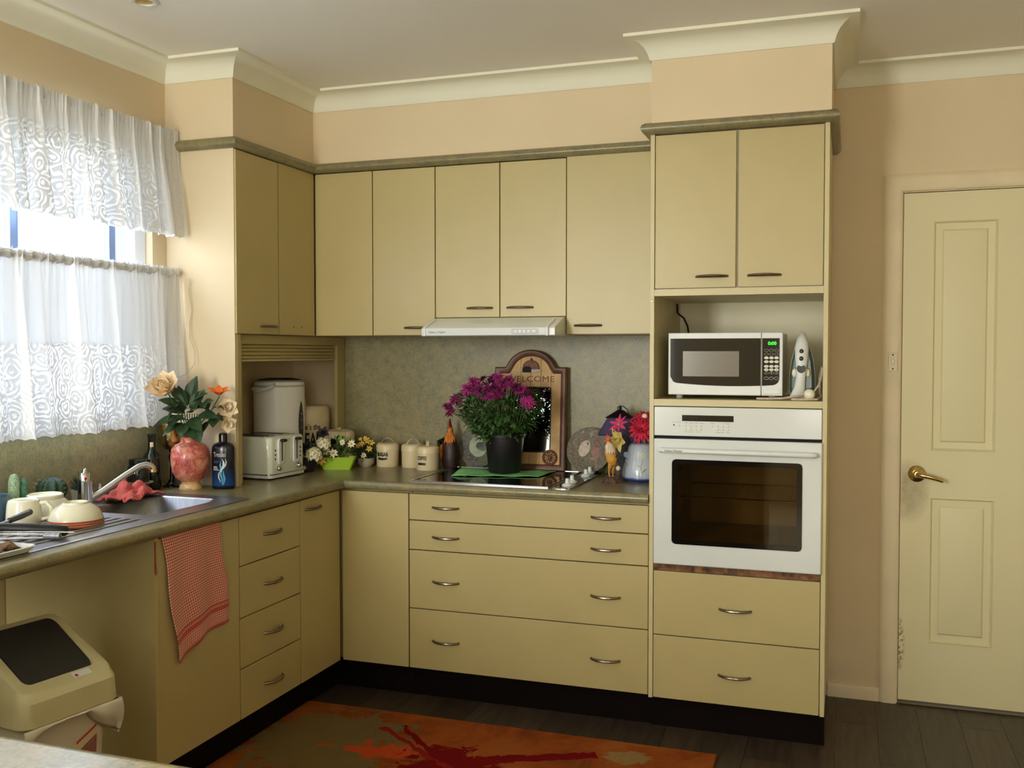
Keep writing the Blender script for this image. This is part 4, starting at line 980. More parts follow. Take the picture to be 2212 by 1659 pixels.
def banner(t, r, th, z, wd, hh, sag=.003):
    m = MB(); n = 12
    for k in range(n + 1):
        x = -wd / 2 + wd * k / n; dz = -sag * (1 - (2 * k / n - 1) ** 2) * -1
        f = cyl_fn((0, 0), r + .0012, th, z); m.v += [f(x, -hh / 2 + dz), f(x, hh / 2 + dz)]; m.uv += [(0, 0)] * 2
    for k in range(n): m.f.append((2 * k, 2 * k + 2, 2 * k + 3, 2 * k + 1)); m.mi.append(0)
    for sgn in (-1, 1):
        i = len(m.v); f = cyl_fn((0, 0), r + .0012, th, z); x = sgn * wd / 2
        m.v += [f(x, -hh / 2), f(x, hh / 2), f(x + sgn * .006, hh / 2 - .001), f(x + sgn * .002, 0), f(x + sgn * .006, -hh / 2 - .001)]; m.uv += [(0, 0)] * 5
        m.f += [(i, i + 1, i + 2, i + 3), (i, i + 3, i + 4)]; m.mi += [0, 0]
    obj('banner', m, 'ink', t)
t = tin('canister', 'cream tin canister lettered SUGAR, leftmost of the three', (.566, -.108, ZW), .0525, .108, .33)
text('SUGAR', .0235, cyl_fn((0, 0), .0526, radians(-93), .058), 'ink', t, xs=.72, bold=.0012, space=1.05)
banner(t, .052, radians(-93), .040, .040, .010, -.002)
t = tin('canister', 'plain-looking cream tin canister between SUGAR and COFFEE', (.690, -.100, ZW), .0525, .108, radians(55))
t = tin('canister', 'cream tin canister lettered COFFEE, rightmost and nearest the cooktop', (.795, -.170, ZW), .0525, .108, radians(112))
text('COFFEE', .0235, cyl_fn((0, 0), .0526, radians(-97), .055), 'ink', t, xs=.56, bold=.0006, space=1.05)
banner(t, .052, radians(-97), .030, .032, .010, 0)
t = tin('bread_tin', 'tall cream bread bin with black lettering behind the urn', (.150, -.118, ZW), .103, .275, None)
tm = atan2(-4.07, 2.43)
text("Here's the", .038, cyl_fn((0, 0), .1032, tm + .02, .178), 'ink', t, xs=.74, bold=.0005)
text('BREAD', .092, cyl_fn((0, 0), .1032, tm + .02, .115), 'ink', t, xs=.5, bold=.002)
t = tin('cake_tin', 'squat round cream tin behind the lime trough of flowers', (.335, -.17, ZW), .080, .165, None)
t = thing('small_bottle', 'tiny white bottle with a pink cap on top of the bread bin', 'bottle', (.133, -.135, ZW + .2715))
obj('body', MB().lathe([(0, 0), (.016, 0), (.017, .003), (.015, .024), (.012, .034), (.008, .038), (0, .038)], n=18), 'cream_tin', t)
MAT['pinkcap'] = M('pink_cap', (182, 70, 96), .5, var=.05)
obj('cap', MB().lathe([(.009, .037), (.011, .039), (.011, .055), (.007, .06), (0, .06)], n=16), 'pinkcap', t)

# ------------------------------------------------------------------ planters on the back worktop
MAT['lime'] = M('lime_green_plastic', (160, 196, 34), .4, var=.05)
MAT['petal_white'] = M('ivory_petals', (232, 224, 190), .8, var=.06, vscale=60)
MAT['petal_yellow'] = M('yellow_petals', (226, 192, 84), .8, var=.12, vscale=60)
MAT['yolk'] = M('flower_eye', (220, 160, 40), .8, var=.1)
MAT['dark_petal'] = M('black_purple_petals', (34, 24, 32), .7, var=.2, vscale=50)
MAT['dried'] = M('pale_green_sprig', (120, 150, 70), .6, var=.3, vscale=50)
Rv = Vector((.945, .326, 0)); Bk = Vector((-.326, .945, 0)); Up = Vector((0, 0, 1)); Fr = -Bk
def P(r, d, z): return Rv * r + Bk * d + Up * z
def foliage(n, cx, cy, cz, rx, ry, rz, L, wd, seed, outward=.6, lo=-.2):
    rnd = random.Random(seed); m = MB()
    for k in range(n):
        while True:
            p = Vector((rnd.uniform(-1, 1), rnd.uniform(-1, 1), rnd.uniform(lo, 1)))
            if .25 < p.length < 1: break
        d = Vector((p.x, p.y, p.z * .8 + .2)) * outward + Vector((rnd.uniform(-1, 1), rnd.uniform(-1, 1), rnd.uniform(-.6, 1))) * .7
        q = Vector((cx + p.x * rx, cy + p.y * ry, cz + p.z * rz))
        m.leaf(q, d, (rnd.uniform(-.5, .5), rnd.uniform(-1, .2), 1), L * rnd.uniform(.6, 1.2), wd * rnd.uniform(.7, 1.2), rnd.uniform(-.1, .4), .15, 2)
    return m
def head(parent, c, r, mat, n=8, eye=True, axis=None, name='flower_head', layers=None):
    ax = axis or (Fr + Up * .35)
    m = MB().bloom(c, ax, layers or [(n, 12, r, r * .55, .1, r * .12)], 0, seg=2)
    if eye: m.ell(Vector(c) + Vector(ax).normalized() * r * .1, (r * .24,) * 3, 8, 6, 1)
    return obj(name, m, [mat, 'yolk'], parent)
t = thing('flower_trough', 'lime green plastic trough of artificial daisies on the corner worktop', 'planter', (.402, -.284, ZW))
def tr2(w_, d_, z): return [tuple(P(a, b, z)) for a, b in rrect(-w_, w_, -d_, d_, .008)]
obj('trough', MB().loft([tr2(.062, .030, 0), tr2(.084, .034, .056), tr2(.081, .031, .056), tr2(.078, .028, .044)]), 'lime', t)
obj('foliage', foliage(170, .0, .01, .075, .085, .035, .055, .03, .014, 3), 'leafm', t, kind='stuff')
obj('sprigs', (lambda m: [m.tube([tuple(P(a * .3, .0, .05)), tuple(P(a * .8, .01, .10)), tuple(P(a, .01, z))], .0012, 4) for a, z in ((-.05, .12), (-.02, .135), (.02, .15), (.035, .175), (.055, .14), (-.075, .11), (.075, .12))] and m)(MB()), 'stemg', t, kind='stuff')
for a, z, r, mt in ((-.045, .085, .020, 'petal_white'), (-.010, .077, .021, 'petal_white'), (-.040, .115, .014, 'petal_white'), (.070, .118, .018, 'petal_white'), (.030, .125, .014, 'petal_white')):
    head(t, P(a, -.048, z), r, mt, 8)
head(t, P(-.066, -.052, .046), .024, 'petal_yellow', 7); head(t, P(.010, -.02, .185), .012, 'petal_white', 6, axis=Up + Fr * .3)
m = MB()
for k in range(9): m.leaf(P(.006 + .003 * k - .012, -.01, .10), P(cos(k), -.3, 1.2 + sin(k)), Fr, .06, .012, .3, .1, 3)
obj('pale_sprig', m, 'dried', t, kind='stuff')
obj('black_bloom', MB().bloom(P(-.012, -.03, .118), Fr + Up, [(6, 40, .026, .026, -.4, .002), (5, 70, .024, .02, -.4, .001)], seg=3), 'dark_petal', t)

t = thing('hydrangea_pot', 'dark pot with ivory hydrangea and near-black blooms beside the toaster', 'planter', (.312, -.410, ZW))
obj('pot', MB().lathe([(0, 0), (.036, 0), (.05, .03), (.052, .058), (.048, .058), (.044, .045), (0, .045)], n=30), 'dark_petal', t)
obj('foliage', foliage(150, 0, 0, .07, .075, .05, .05, .032, .014, 5, .6, -.6), 'leafg', t, kind='stuff')
def hyd(c, r, seed):
    rnd = random.Random(seed); m = MB()
    for k in range(34):
        z = 1 - 1.5 * k / 34; a = k * 2.4; q = sqrt(max(0, 1 - z * z)); n = (Rv * cos(a) * q + Bk * sin(a) * q * .8 + Up * z)
        m.bloom(c + n * r * .8, n, [(4, 12, r * .36, r * .36, .0, .001)], 0, .2, 2)
    return m
obj('hydrangea', hyd(P(.045, -.04, .075), .040, 1), 'petal_white', t)
obj('hydrangea', hyd(P(.078, .005, .120), .036, 2), 'petal_white', t)
for a, d, z in ((.012, -.02, .108), (-.020, -.03, .092), (.075, .02, .168)):
    obj('black_bloom', MB().bloom(P(a, d, z), Fr + Up * .6, [(7, 25, .03, .022, .1, .002), (5, 60, .02, .018, -.2, .001)], seg=3), 'dark_petal', t)
head(t, P(.005, -.055, .022), .010, 'petal_white', 6)

t = thing('yellow_flower_bowl', 'pale round bowl of small yellow flowers between trough and SUGAR tin', 'planter', (.474, -.150, ZW))
MAT['pale_bowl'] = M('pale_grey_bowl', (176, 166, 140), .3, var=.1)
obj('bowl', MB().lathe([(0, 0), (.026, 0), (.040, .018), (.040, .04), (.036, .04), (.03, .03), (0, .03)], n=30), 'pale_bowl', t)
obj('foliage', foliage(130, 0, 0, .06, .05, .04, .055, .03, .014, 8, .6, -.5), 'leafg', t, kind='stuff')
for a, d, z, r in ((.012, -.03, .122, .017), (-.012, -.035, .108, .015), (.030, -.02, .112, .015), (.022, -.04, .085, .016), (-.03, -.03, .098, .013), (-.022, -.02, .128, .009), (.002, -.03, .135, .01)):
    head(t, P(a, d, z), r, 'petal_yellow', 6)
head(t, P(-.002, -.05, .055), .014, 'petal_white', 7)

# ------------------------------------------------------------------ chrysanthemum on the cooktop
CZ = ZW + .005
MAT['green_cloth'] = M('bright_green_cloth', (128, 196, 124), .85, var=.08, vscale=40, bmp=(300, .3))
def gcl(s, q):
    x = 1.005 + .36 * s; y = -.40 + .21 * q + .09 * s; lift = .010 * max(0, 1 - s * 3.2) ** 1.0 * sin(pi * min(1, q * 1.1)) + .012 * max(0, sin((q - .15) * 3.6)) * max(0, 1 - abs(s - .08) * 4)
    return (x + .015 * q, y, CZ + .003 + lift + .003 * sin(s * 9 + q * 4) ** 2)
tag(obj('cleaning_cloth', MB().grid(gcl, 40, 30), 'green_cloth', solid=.002), 'bright green cloth lying under the black flower pot on the cooktop', 'cloth')
t = thing('potted_chrysanthemum', 'magenta chrysanthemum bush in a black plastic pot on the cooktop', 'plant', (1.186, -.235, CZ + .007))
obj('pot', MB().lathe([(0, 0), (.066, 0), (.069, .004), (.084, .150), (.089, .152), (.090, .166), (.086, .166), (.084, .15), (0, .145)], n=44), 'black_plastic', t)
fm = MB(); rnd = random.Random(21)
for k in range(1250):
    a = rnd.uniform(0, 6.283); h = rnd.random(); 
    R0 = (.085 + .085 * sin(min(1, h * 1.25) * 1.7)) * (1 - .25 * max(0, h - .75) * 4 * .5); rr_ = R0 * sqrt(rnd.uniform(.25, 1)); z = .145 + .205 * h
    p = Vector((rr_ * cos(a) * 1.05 - .022, rr_ * sin(a) * .86, z)); d = Vector((cos(a) * .8, sin(a) * .8, rnd.uniform(-.6, .9)))
    fm.leaf(p, d, (rnd.uniform(-.4, .4), -.3, 1), rnd.uniform(.024, .046), rnd.uniform(.013, .023), rnd.uniform(0, .4), .15, 2)
obj('foliage', fm, 'leafm', t, kind='stuff')
HD = [(-0.015, 0.422), (-0.036, 0.413), (-0.06, 0.41), (-0.085, 0.413), (-0.099, 0.398), (-0.127, 0.375), (-0.11, 0.368), (-0.131, 0.355), (-0.078, 0.342), (-0.053, 0.353), (-0.033, 0.373), (-0.012, 0.379), (0.002, 0.353), (-0.019, 0.34), (0.002, 0.386), (0.026, 0.38), (0.023, 0.354), (0.009, 0.406), (0.033, 0.403), (0.054, 0.39), (0.071, 0.387), (0.088, 0.384), (0.105, 0.371), (0.119, 0.348), (0.136, 0.329), (0.15, 0.317), (-0.173, 0.324), (-0.191, 0.311), (-0.209, 0.294), (-0.195, 0.271), (-0.046, 0.385), (-0.074, 0.372)]
MAT['magenta'] = M('magenta_petals', (168, 44, 122), .7, var=.25, vscale=70); MAT['plum'] = M('plum_petals', (108, 26, 74), .7, var=.25, vscale=70)
hm = []
for v_ in range(5):
    mb_ = MB().bloom((0, 0, 0), (0, -.35, 1), [(17, 6, .031, .0085, .2, .004), (14, 30, .025, .008, .1, .003), (9, 58, .016, .007, -.1, .001)], seg=2)
    me = bpy.data.meshes.new('flower'); me.from_pydata(mb_.v, [], mb_.f); me.materials.append(MAT['magenta' if v_ < 3 else 'plum']); hm.append(me)
sm = MB()
for k, (dx, dz) in enumerate(HD + [(-.04, .395), (.04, .37), (.09, .355), (-.1, .35), (.0, .39)]):
    z = (dz - .006) * .985; dd_ = (-.125 + .3 * (z - .30)) if k < len(HD) else .02
    if dz > .40: dd_ = -.04 + .03 * (k % 3)
    o = bpy.data.objects.new('flower', hm[(k * 3) % 5 if k not in (8, 9, 12, 13, 16) else 0]); COL.objects.link(o); o.parent = t
    o.location = (dx, dd_, z); o.rotation_euler = (rnd.uniform(.1, .7), dx * 2.2, rnd.uniform(0, 6)); q = rnd.uniform(.85, 1.15); o.scale = (q, q, q)
    sm.tube([(dx * .2, dd_ * .2, .15), (dx * .7, dd_ * .7, .22), (dx * .98, dd_, z)], .0016, 4, caps=False)
obj('stems', sm, 'stemg', t, kind='stuff')

# welcome board leaning on the splashback
t = thing('welcome_board', 'arched wooden welcome sign with a mirror, leaning on the splashback', 'sign', (1.243, -.060, ZW), rot=(radians(-3.6), 0, 0))
MAT['dark_wood'] = M('dark_stained_wood', (96, 58, 36), .45, var=.25, vscale=18)
MAT['tan_wood'] = M('tan_painted_wood', (196, 158, 104), .6, var=.15, vscale=12)
MAT['rust'] = M('rust_brown_paint', (112, 64, 42), .6, var=.3, vscale=60)
def bf(u, v, h): return (u, -h, v)
arch = []
for k in range(17):
    a = pi - pi * (.055 + .89 * k / 16); arch.append((.118 * cos(a), .437 + .103 * sin(a)))
outl = [(-.168, .002), (-.168, .462), (-.118, .462)] + arch[1:-1] + [(.118, .462), (.168, .462), (.168, .002)]
obj('frame', MB().sweep([(0, 0), (0, .016), (.006, .021), (.014, .021), (.026, .015), (.029, .008), (.029, 0)], outl, True, bf), 'dark_wood', t, angle=30)
obj('backing', MB().prism([(-.150, .01), (.150, .01), (.150, .45), (.1, .46), (.06, .51), (-.06, .51), (-.1, .46), (-.150, .45)], 0, .0045, bf), 'dark_wood', t)
for k in range(6):
    x0 = -.142 + k * .0474; x1 = x0 + .0458
    def top(x): return .437 + .103 * sqrt(max(0, 1 - (x / .112) ** 2)) - .012 if abs(x) < .108 else .445
    pl = [(x0, .026), (x1, .026)] + [(x1 + (x0 - x1) * q / 6, max(.44, top(x1 + (x0 - x1) * q / 6))) for q in range(7)]
    obj('plank', MB().prism(pl, .001, .008, bf), 'tan_wood', t)
MAT['mirror'] = M('mirror_glass', (200, 205, 200), .02, 1, var=0)
mr = obj('mirror', MB().prism(rrect(-.094, .094, .085, .372, .010), .0081, .0095, bf), 'mirror', t, angle=20)
obj('mirror_edge', MB().sweep([(0, .008), (0, .0115), (.004, .0115), (.004, .008)], rrect(-.097, .097, .082, .375, .012)[::-1], True, bf), 'ink', mr)
text('WELCOME', .037, lambda x, y, z=0: bf(-.003 + x, .408 + y, .0086 + z), 'rust', t, xs=1.22, space=1.06, ext=.001)
em = obj('dome_emblem', MB().prism([(.040 * cos(a), .450 + .043 * sin(a) ** .8) for a in [pi * k / 18 for k in range(19)]], .008, .017, bf), 'rust', t, bevel=.003)
obj('emblem_base', MB().prism([(-.052, .448), (-.040, .440), (-.01, .436), (.03, .440), (.052, .447), (.046, .452), (-.046, .452)], .008, .0175, bf), 'grey_china', em)
obj('emblem_doorway', MB().prism([(-.038 + .0, .438), (.004, .438), (.004, .456)] + [(-.016 + .019 * cos(a), .458 + .008 * sin(a)) for a in (.4, 1.2, 2, 2.8)] + [(-.038, .452)], .0171, .0182, bf), 'dark_gap', em)
obj('emblem_knob', MB().ell((.002, -.014, .496), (.006, .004, .006), 10, 8), 'rust', em)
wh = MB(); wc = (.096, .062)
wh.tube([bf(wc[0] + .030 * cos(a), wc[1] + .030 * sin(a), .016) for a in [k * pi / 16 for k in range(33)]], .0045, 8)
for k in range(12): wh.tube([bf(*wc, .016), bf(wc[0] + .030 * cos(k * pi / 6), wc[1] + .030 * sin(k * pi / 6), .016)], .0018, 5)
wh.lathe([(0, -.005), (.007, -.005), (.007, .006), (0, .007)], bf(*wc, .016), 12, axis=(0, -1, 0))
obj('wagon_wheel', wh, 'rust', t)

# plates with painted hens, leaning on the wall
def plate_mat(name, seed, cols):
    m, nt, N, L, b = newmat(name); v = coords(nt, vec=(1, 1, 1)); n = noise(nt, v, 17, 5, .6, 1.5); n.noise_dimensions = '4D'; n.inputs['W'].default_value = seed
    c = ramp(nt, n.outputs['Fac'], [(.25 + .09 * i, lin(k)) for i, k in enumerate(cols)])
    sep = N.new('ShaderNodeSeparateXYZ'); L.new(v, sep.inputs[0])
    L.new(c, b.inputs['Base Color']); b.inputs['Roughness'].default_value = .5; b.inputs['Specular IOR Level'].default_value = .25
    return m
MAT['plate_a'] = plate_mat('painted_plate_dark', 3, [(40, 36, 40), (74, 66, 60), (98, 104, 84), (120, 108, 96), (70, 72, 84), (150, 148, 128)])
MAT['plate_b'] = plate_mat('painted_plate_grey', 9, [(50, 44, 40), (96, 86, 72), (130, 128, 104), (110, 92, 84), (156, 150, 130), (84, 110, 100)])
MAT['hen_white'] = M('painted_hen_white', (196, 178, 162), .25, var=.12, vscale=60); MAT['hen_grey'] = M('painted_hen_grey', (104, 100, 108), .25, var=.25, vscale=70)
MAT['hen_brown'] = M('painted_hen_brown', (140, 92, 80), .25, var=.2, vscale=60); MAT['comb'] = M('red_comb', (184, 48, 30), .4, var=.1)
MAT['plate_green'] = M('painted_meadow', (150, 160, 118), .25, var=.15, vscale=40)
def plate(label, x, mat, seed, pic, py_=-.047):
    t = thing('decorative_plate', label, 'plate', (x, py_, ZW + .002), rot=(radians(-15), 0, 0))
    obj('plate', MB().lathe([(0, 0), (.05, 0), (.062, .004), (.098, .013), (.100, .015), (.098, .0165), (.062, .0075), (.05, .004), (0, .004)], (0, 0, .100), 56, axis=(0, -1, 0)), mat, t)
    for nm, mt, poly in pic: obj(nm, MB().prism([(u, v) for u, v in poly], .0036, .0046, lambda u, v, h: (u, -h - (.004 if u * u + (v - .1) ** 2 > .0036 else 0), v)), mt, t, angle=0)
def oval(cx, cy, a, b, rot=0, n=20): return [(cx + a * cos(q) * cos(rot) - b * sin(q) * sin(rot), cy + a * cos(q) * sin(rot) + b * sin(q) * cos(rot)) for q in [2 * pi * k / n for k in range(n)]]
plate('dark painted hen plate half hidden behind the black flower pot', .992, 'plate_a', 1,
      [('meadow', 'plate_green', oval(-.008, .098, .046, .050)), ('hen', 'hen_grey', oval(.010, .098, .030, .021, -.3)), ('hen_head', 'hen_white', oval(-.018, .132, .010, .014, .3)), ('comb', 'comb', [(-.004, .122), (.006, .128), (.008, .142), (-.002, .145), (-.004, .136)]), ('hen', 'hen_white', oval(-.002, .066, .007, .010))])
plate('painted plate with pale and brown hens right of the welcome board', 1.517, 'plate_b', 2,
      [('hen', 'hen_white', oval(-.022, .108, .024, .038, -.35)), ('comb', 'comb', [(-.012, .125), (-.005, .122), (-.004, .134), (-.012, .139)]), ('hen', 'hen_brown', oval(.028, .092, .018, .034, .15)), ('hen_head', 'hen_brown', oval(.035, .126, .009, .013)), ('comb', 'comb', [(.03, .136), (.038, .134), (.04, .148), (.031, .15)])], -.082)

# dark rooster ornament at the back left corner of the cooktop
MAT['dark_feather'] = M('dark_feathers', (44, 26, 22), .5, var=.35, vscale=40); MAT['amber'] = M('amber_hackle', (206, 122, 32), .5, var=.2, vscale=40); MAT['deep_red'] = M('deep_red_comb', (116, 34, 22), .45, var=.2)
t = thing('rooster_ornament', 'dark brown rooster ornament with amber neck behind the COFFEE tin', 'ornament', (.874, -.095, ZW))
obj('body', MB().lathe([(0, 0), (.030, 0), (.036, .01), (.041, .05), (.040, .085), (.033, .115), (.022, .14), (.014, .155), (0, .16)], n=28, sy=.8), 'dark_feather', t)
hk = MB()
for k in range(16):
    a = k * .3927; hk.leaf((.010 * cos(a), .010 * sin(a), .170), (cos(a) * .38, sin(a) * .34, -1), (cos(a), sin(a), .3), .066 + .012 * (k % 3), .026, .1, .1, 3)
obj('hackle', hk, 'amber', t)
obj('head', MB().ell((0, 0, .172), (.014, .014, .018), 14, 10), 'amber', t)
obj('comb', MB().tube([(0, 0, .165), (-.002, 0, .19), (-.003, 0, .21), (.0, 0, .228)], [.016, .012, .008, .002], 10, flat=.55), 'deep_red', t)
tl = MB()
for k in range(7): tl.tube([(-.02, .0, .07), (-.045 - .002 * k, .003 * (k - 3), .10 + .004 * k), (-.052 + .004 * k, .004 * (k - 3), .125 + .002 * k), (-.04 + .006 * k, .004 * (k - 3), .130 + .002 * k), (-.03 + .005 * k, .004 * (k - 3), .118)], [.008, .010, .009, .007, .003], 8, flat=.6)
obj('tail', tl, 'bottle_dark', t)
wg = MB().ell((-.036, -.012, .075), (.010, .022, .036), 12, 10)
obj('wing', wg, 'amber', t)

# lantern, oil bottle
MAT['purple'] = M('purple_metal', (66, 54, 92), .45, .2, var=.12, vscale=30); MAT['black_iron'] = M('black_iron', (30, 22, 30), .45, .4, var=.1)
t = thing('lantern', 'purple perforated metal lantern with pitched black top and wire loop', 'lantern', (1.672, -.140, ZW), radians(6))
sq = lambda a, z: [(x, y, z) for x, y in rrect(-a, a, -a * .6, a * .6, .004, 2)]
obj('base', MB().loft([sq(.058, 0), sq(.058, .012), sq(.050, .016), sq(.050, .182)]), 'black_iron', t, angle=30)
ld = obj('lid', MB().loft([sq(.086, .178), sq(.090, .183), sq(.052, .250), sq(.04, .252)]), 'purple', t, angle=30)
hl = MB()
for i in range(4):
    for j in range(6):
        z = .190 + i * .015; a = .090 - .038 * (z - .183) / .067; x = (-.8 + .32 * j) * a
        hl.lathe([(0, 0), (.0028, 0), (.0028, .0008), (0, .0008)], (x, -a * .6 - .0002, z), 8, axis=(0, -1, .285))
obj('perforations', hl, 'ink', t, kind='stuff')
obj('roof', MB().loft([sq(.058, .2505), sq(.059, .254), sq(.014, .282), sq(.010, .285)]), 'black_iron', t, angle=30)
obj('finial', MB().ell((0, 0, .292), (.007, .007, .008), 12, 8), 'black_iron', t)
obj('loop', MB().tube([(-.010, 0, .284), (-.012, 0, .296), (0, 0, .302), (.015, 0, .298), (.030, 0, .287), (.036, 0, .270), (.033, 0, .262)], .0022, 8), 'black_iron', t)
MAT['oil'] = M('olive_oil_glass', (96, 100, 34), .1, var=.1, coat=.3)
t = thing('oil_bottle', 'small green oil bottle with white cap beside the purple lantern', 'bottle', (1.603, -.036, ZW))
obj('body', MB().lathe([(0, 0), (.022, 0), (.024, .004), (.024, .14), (.022, .17), (.015, .195), (.0125, .205), (.0125, .215), (0, .215)], n=28), 'oil', t)
obj('cap', MB().lathe([(.0135, .207), (.0155, .209), (.0155, .233), (.014, .236), (0, .236)], n=24), 'white_plastic', t)

# rooster figurine
MAT['gold_feather'] = M('golden_feathers', (204, 146, 58), .45, var=.2, vscale=50); MAT['white_feather'] = M('cream_feathers', (220, 200, 170), .5, var=.1, vscale=40)
MAT['rock'] = M('rocky_base_paint', (84, 58, 44), .7, var=.4, vscale=50)
t = thing('rooster_figurine', 'golden rooster figurine with red comb standing on a rocky base', 'ornament', (1.680, -.345, ZW), radians(10))
def rock(s, q):
    a = s * 6.2832; r = (.042 * (1 - q * .75)) * (1 + .12 * sin(a * 5 + q * 4) + .07 * sin(a * 11)); return (r * cos(a), r * .75 * sin(a), .026 * min(1, q * 2) * (.8 + .2 * sin(a * 3)))
obj('base', MB().grid(rock, 40, 8), 'rock', t, angle=30)
obj('body', MB().loft([[(cx + rx * cos(a), ry * sin(a), z) for a in [k * pi / 8 for k in range(16)]] for cx, z, rx, ry in ((.006, .068, .004, .004), (.006, .075, .016, .013), (.004, .092, .023, .018), (.0, .112, .024, .018), (-.004, .13, .020, .016), (-.008, .150, .012, .011), (-.010, .166, .009, .009), (-.010, .178, .008, .008), (-.010, .184, .003, .003))]), 'gold_feather', t)
hk = MB()
for k in range(14):
    a = k * .4488; hk.leaf((-.010 + .007 * cos(a), .007 * sin(a), .168), (.25 + cos(a) * .4, sin(a) * .42, -1), (cos(a), sin(a), .3), .055, .016, .05, .1, 3)
obj('hackle', hk, 'white_feather', t)
obj('head', MB().ell((-.010, 0, .172), (.010, .009, .011), 12, 8), 'comb', t)
obj('comb', MB().prism([(-.024, .172), (-.014, .178), (-.006, .176), (-.002, .184), (-.006, .196), (-.011, .190), (-.015, .200), (-.019, .190), (-.025, .194), (-.022, .182)], -.002, .002, lambda u, v, h: (u, h, v)), 'comb', t)
obj('wattle', MB().ell((-.016, -.004, .156), (.004, .004, .008), 8, 6), 'comb', t)
obj('beak', MB().lathe([(.004, 0), (.002, .006), (0, .009)], (-.019, -.002, .171), 8, axis=(-1, -.2, -.2)), 'amber', t)
tl = MB()
for k in range(8): tl.leaf((.016, .004 * (k - 4) * .5, .10), (.5 + .09 * k, .05 * (k - 4), .9 - .28 * k), (0, 0, 1), .06, .014, .5, .1, 4)
obj('tail', tl, 'dark_feather', t)
for dy, dx in ((-.008, -.004), (.008, .010)):
    obj('leg', MB().tube([(dx + .004, dy, .082), (dx, dy, .062), (dx - .003, dy, .045), (dx, dy, .022)], [.011, .007, .0032, .0028], 8), 'gold_feather', t)
obj('log', MB().lathe([(0, 0), (.011, 0), (.012, .03), (0, .031)], (.030, .004, .02), 12), 'rock', t)
ck = obj('chick', MB().ell((.030, .0, .060), (.010, .009, .011), 10, 8), 'white_feather', t)

# blue and white vase with silk flowers
def bv_mat():
    m, nt, N, L, b = newmat('blue_white_glaze'); v = coords(nt); sep = N.new('ShaderNodeSeparateXYZ'); L.new(v, sep.inputs[0]); n = noise(nt, v, 14, 3)
    z = math_(nt, 'ADD', sep.outputs['Z'], math_(nt, 'MULTIPLY_ADD', n.outputs['Fac'], .008, -.004))
    L.new(ramp(nt, z, [(0, lin((52, 70, 128))), (.017, lin((58, 78, 138))), (.021, lin((178, 190, 208))), (.06, lin((196, 204, 212))), (.150, lin((178, 188, 200))), (.160, lin((52, 66, 112)))]), b.inputs['Base Color'])
    b.inputs['Roughness'].default_value = .14; b.inputs['Coat Weight'].default_value = .4
    return m
MAT['blue_vase'] = bv_mat(); MAT['blue_glaze'] = M('pale_blue_glaze', (148, 170, 206), .2, var=.1)
t = thing('vase', 'blue and white glazed vase with a painted daisy beside the oven tower', 'vase', (1.785, -.245, ZW))
BV = [(0, 0), (.056, 0), (.058, .004), (.078, .012), (.080, .030), (.074, .060), (.064, .095), (.058, .120), (.055, .140), (.048, .152), (.044, .158), (.045, .168), (.050, .180), (.048, .183), (.043, .170), (.042, .15), (0, .14)]
obj('body', MB().lathe(BV, n=48), 'blue_vase', t)
va = atan2(-3.95, .80)
def bvr(z):
    for (r0, z0), (r1, z1) in zip(BV[3:], BV[4:]):
        if z0 <= z <= z1: return r0 + (r1 - r0) * (z - z0) / (z1 - z0)
    return .05
def bs(x, z, e=.0008): r = bvr(z) + e; a = va + x / r; return (r * cos(a), r * sin(a), z)
for sg in (-1,):
    a = va - 1.35; obj('lug', MB().ell((.064 * cos(a), .064 * sin(a), .108), (.012, .012, .014), 10, 8), 'blue_glaze', t)
obj('painted_stem', MB().tube([bs(.004, .022), bs(-.001, .045), bs(-.003, .065), bs(.003, .085), bs(.003, .094)], .0011, 5), 'plate_green', t)
for pts in ([(0, .040), (.010, .050), (.022, .060)], [(-.003, .062), (-.014, .072), (-.020, .084)]):
    m = MB(); wv = (.0005, .004, .0004)
    for (x, z), w_ in zip(pts, wv): m.v += [bs(x - w_ * .5, z + w_, .0012), bs(x + w_ * .5, z - w_, .0012)]; m.uv += [(0, 0)] * 2
    for i in (0, 1): m.f.append((2 * i, 2 * i + 1, 2 * i + 3, 2 * i + 2)); m.mi.append(0)
    obj('painted_leaf', m, 'plate_green', t)
m = MB()
for k in range(8):
    a = k * pi / 4; c = (.005, .112)
    m.v += [bs(c[0] + .002 * cos(a), c[1] + .002 * sin(a), .0012), bs(c[0] + .010 * cos(a - .22), c[1] + .010 * sin(a - .22), .0012), bs(c[0] + .011 * cos(a), c[1] + .011 * sin(a), .0012), bs(c[0] + .010 * cos(a + .22), c[1] + .010 * sin(a + .22), .0012)]; m.uv += [(0, 0)] * 4
    m.f.append((4 * k, 4 * k + 1, 4 * k + 2, 4 * k + 3)); m.mi.append(0)
obj('painted_daisy', m, 'petal_white', t)
MAT['crimson'] = M('crimson_silk', (204, 36, 66), .7, var=.2, vscale=40); MAT['hotpink'] = M('hot_pink_silk', (206, 58, 112), .7, var=.15, vscale=40); MAT['lemon'] = M('lemon_silk', (214, 194, 112), .75, var=.12, vscale=40)
bt = Vector((1.785, -.245, ZW + .15))
flower('artificial_gerbera', 'big crimson silk gerbera in the blue and white vase', Vector((1.792, -.275, 1.105)), (-.05, -.75, .45),
       [(1.79, -.26, 1.10), (1.787, -.25, 1.07), tuple(bt)], [(22, 0, .064, .014, .25, .006), (20, 22, .056, .013, .15, .005), (16, 45, .044, .012, .05, .004)], 'crimson')
flower('artificial_gerbera', 'flat pink-centred crimson silk gerbera topping the blue and white vase', Vector((1.800, -.255, 1.150)), (.1, -.35, .9),
       [(1.798, -.25, 1.145), (1.79, -.248, 1.09), tuple(bt)], [(20, -5, .060, .014, .2, .008), (16, 15, .046, .013, .1, .006)], 'crimson', (.012, .003, 'petal_white'))
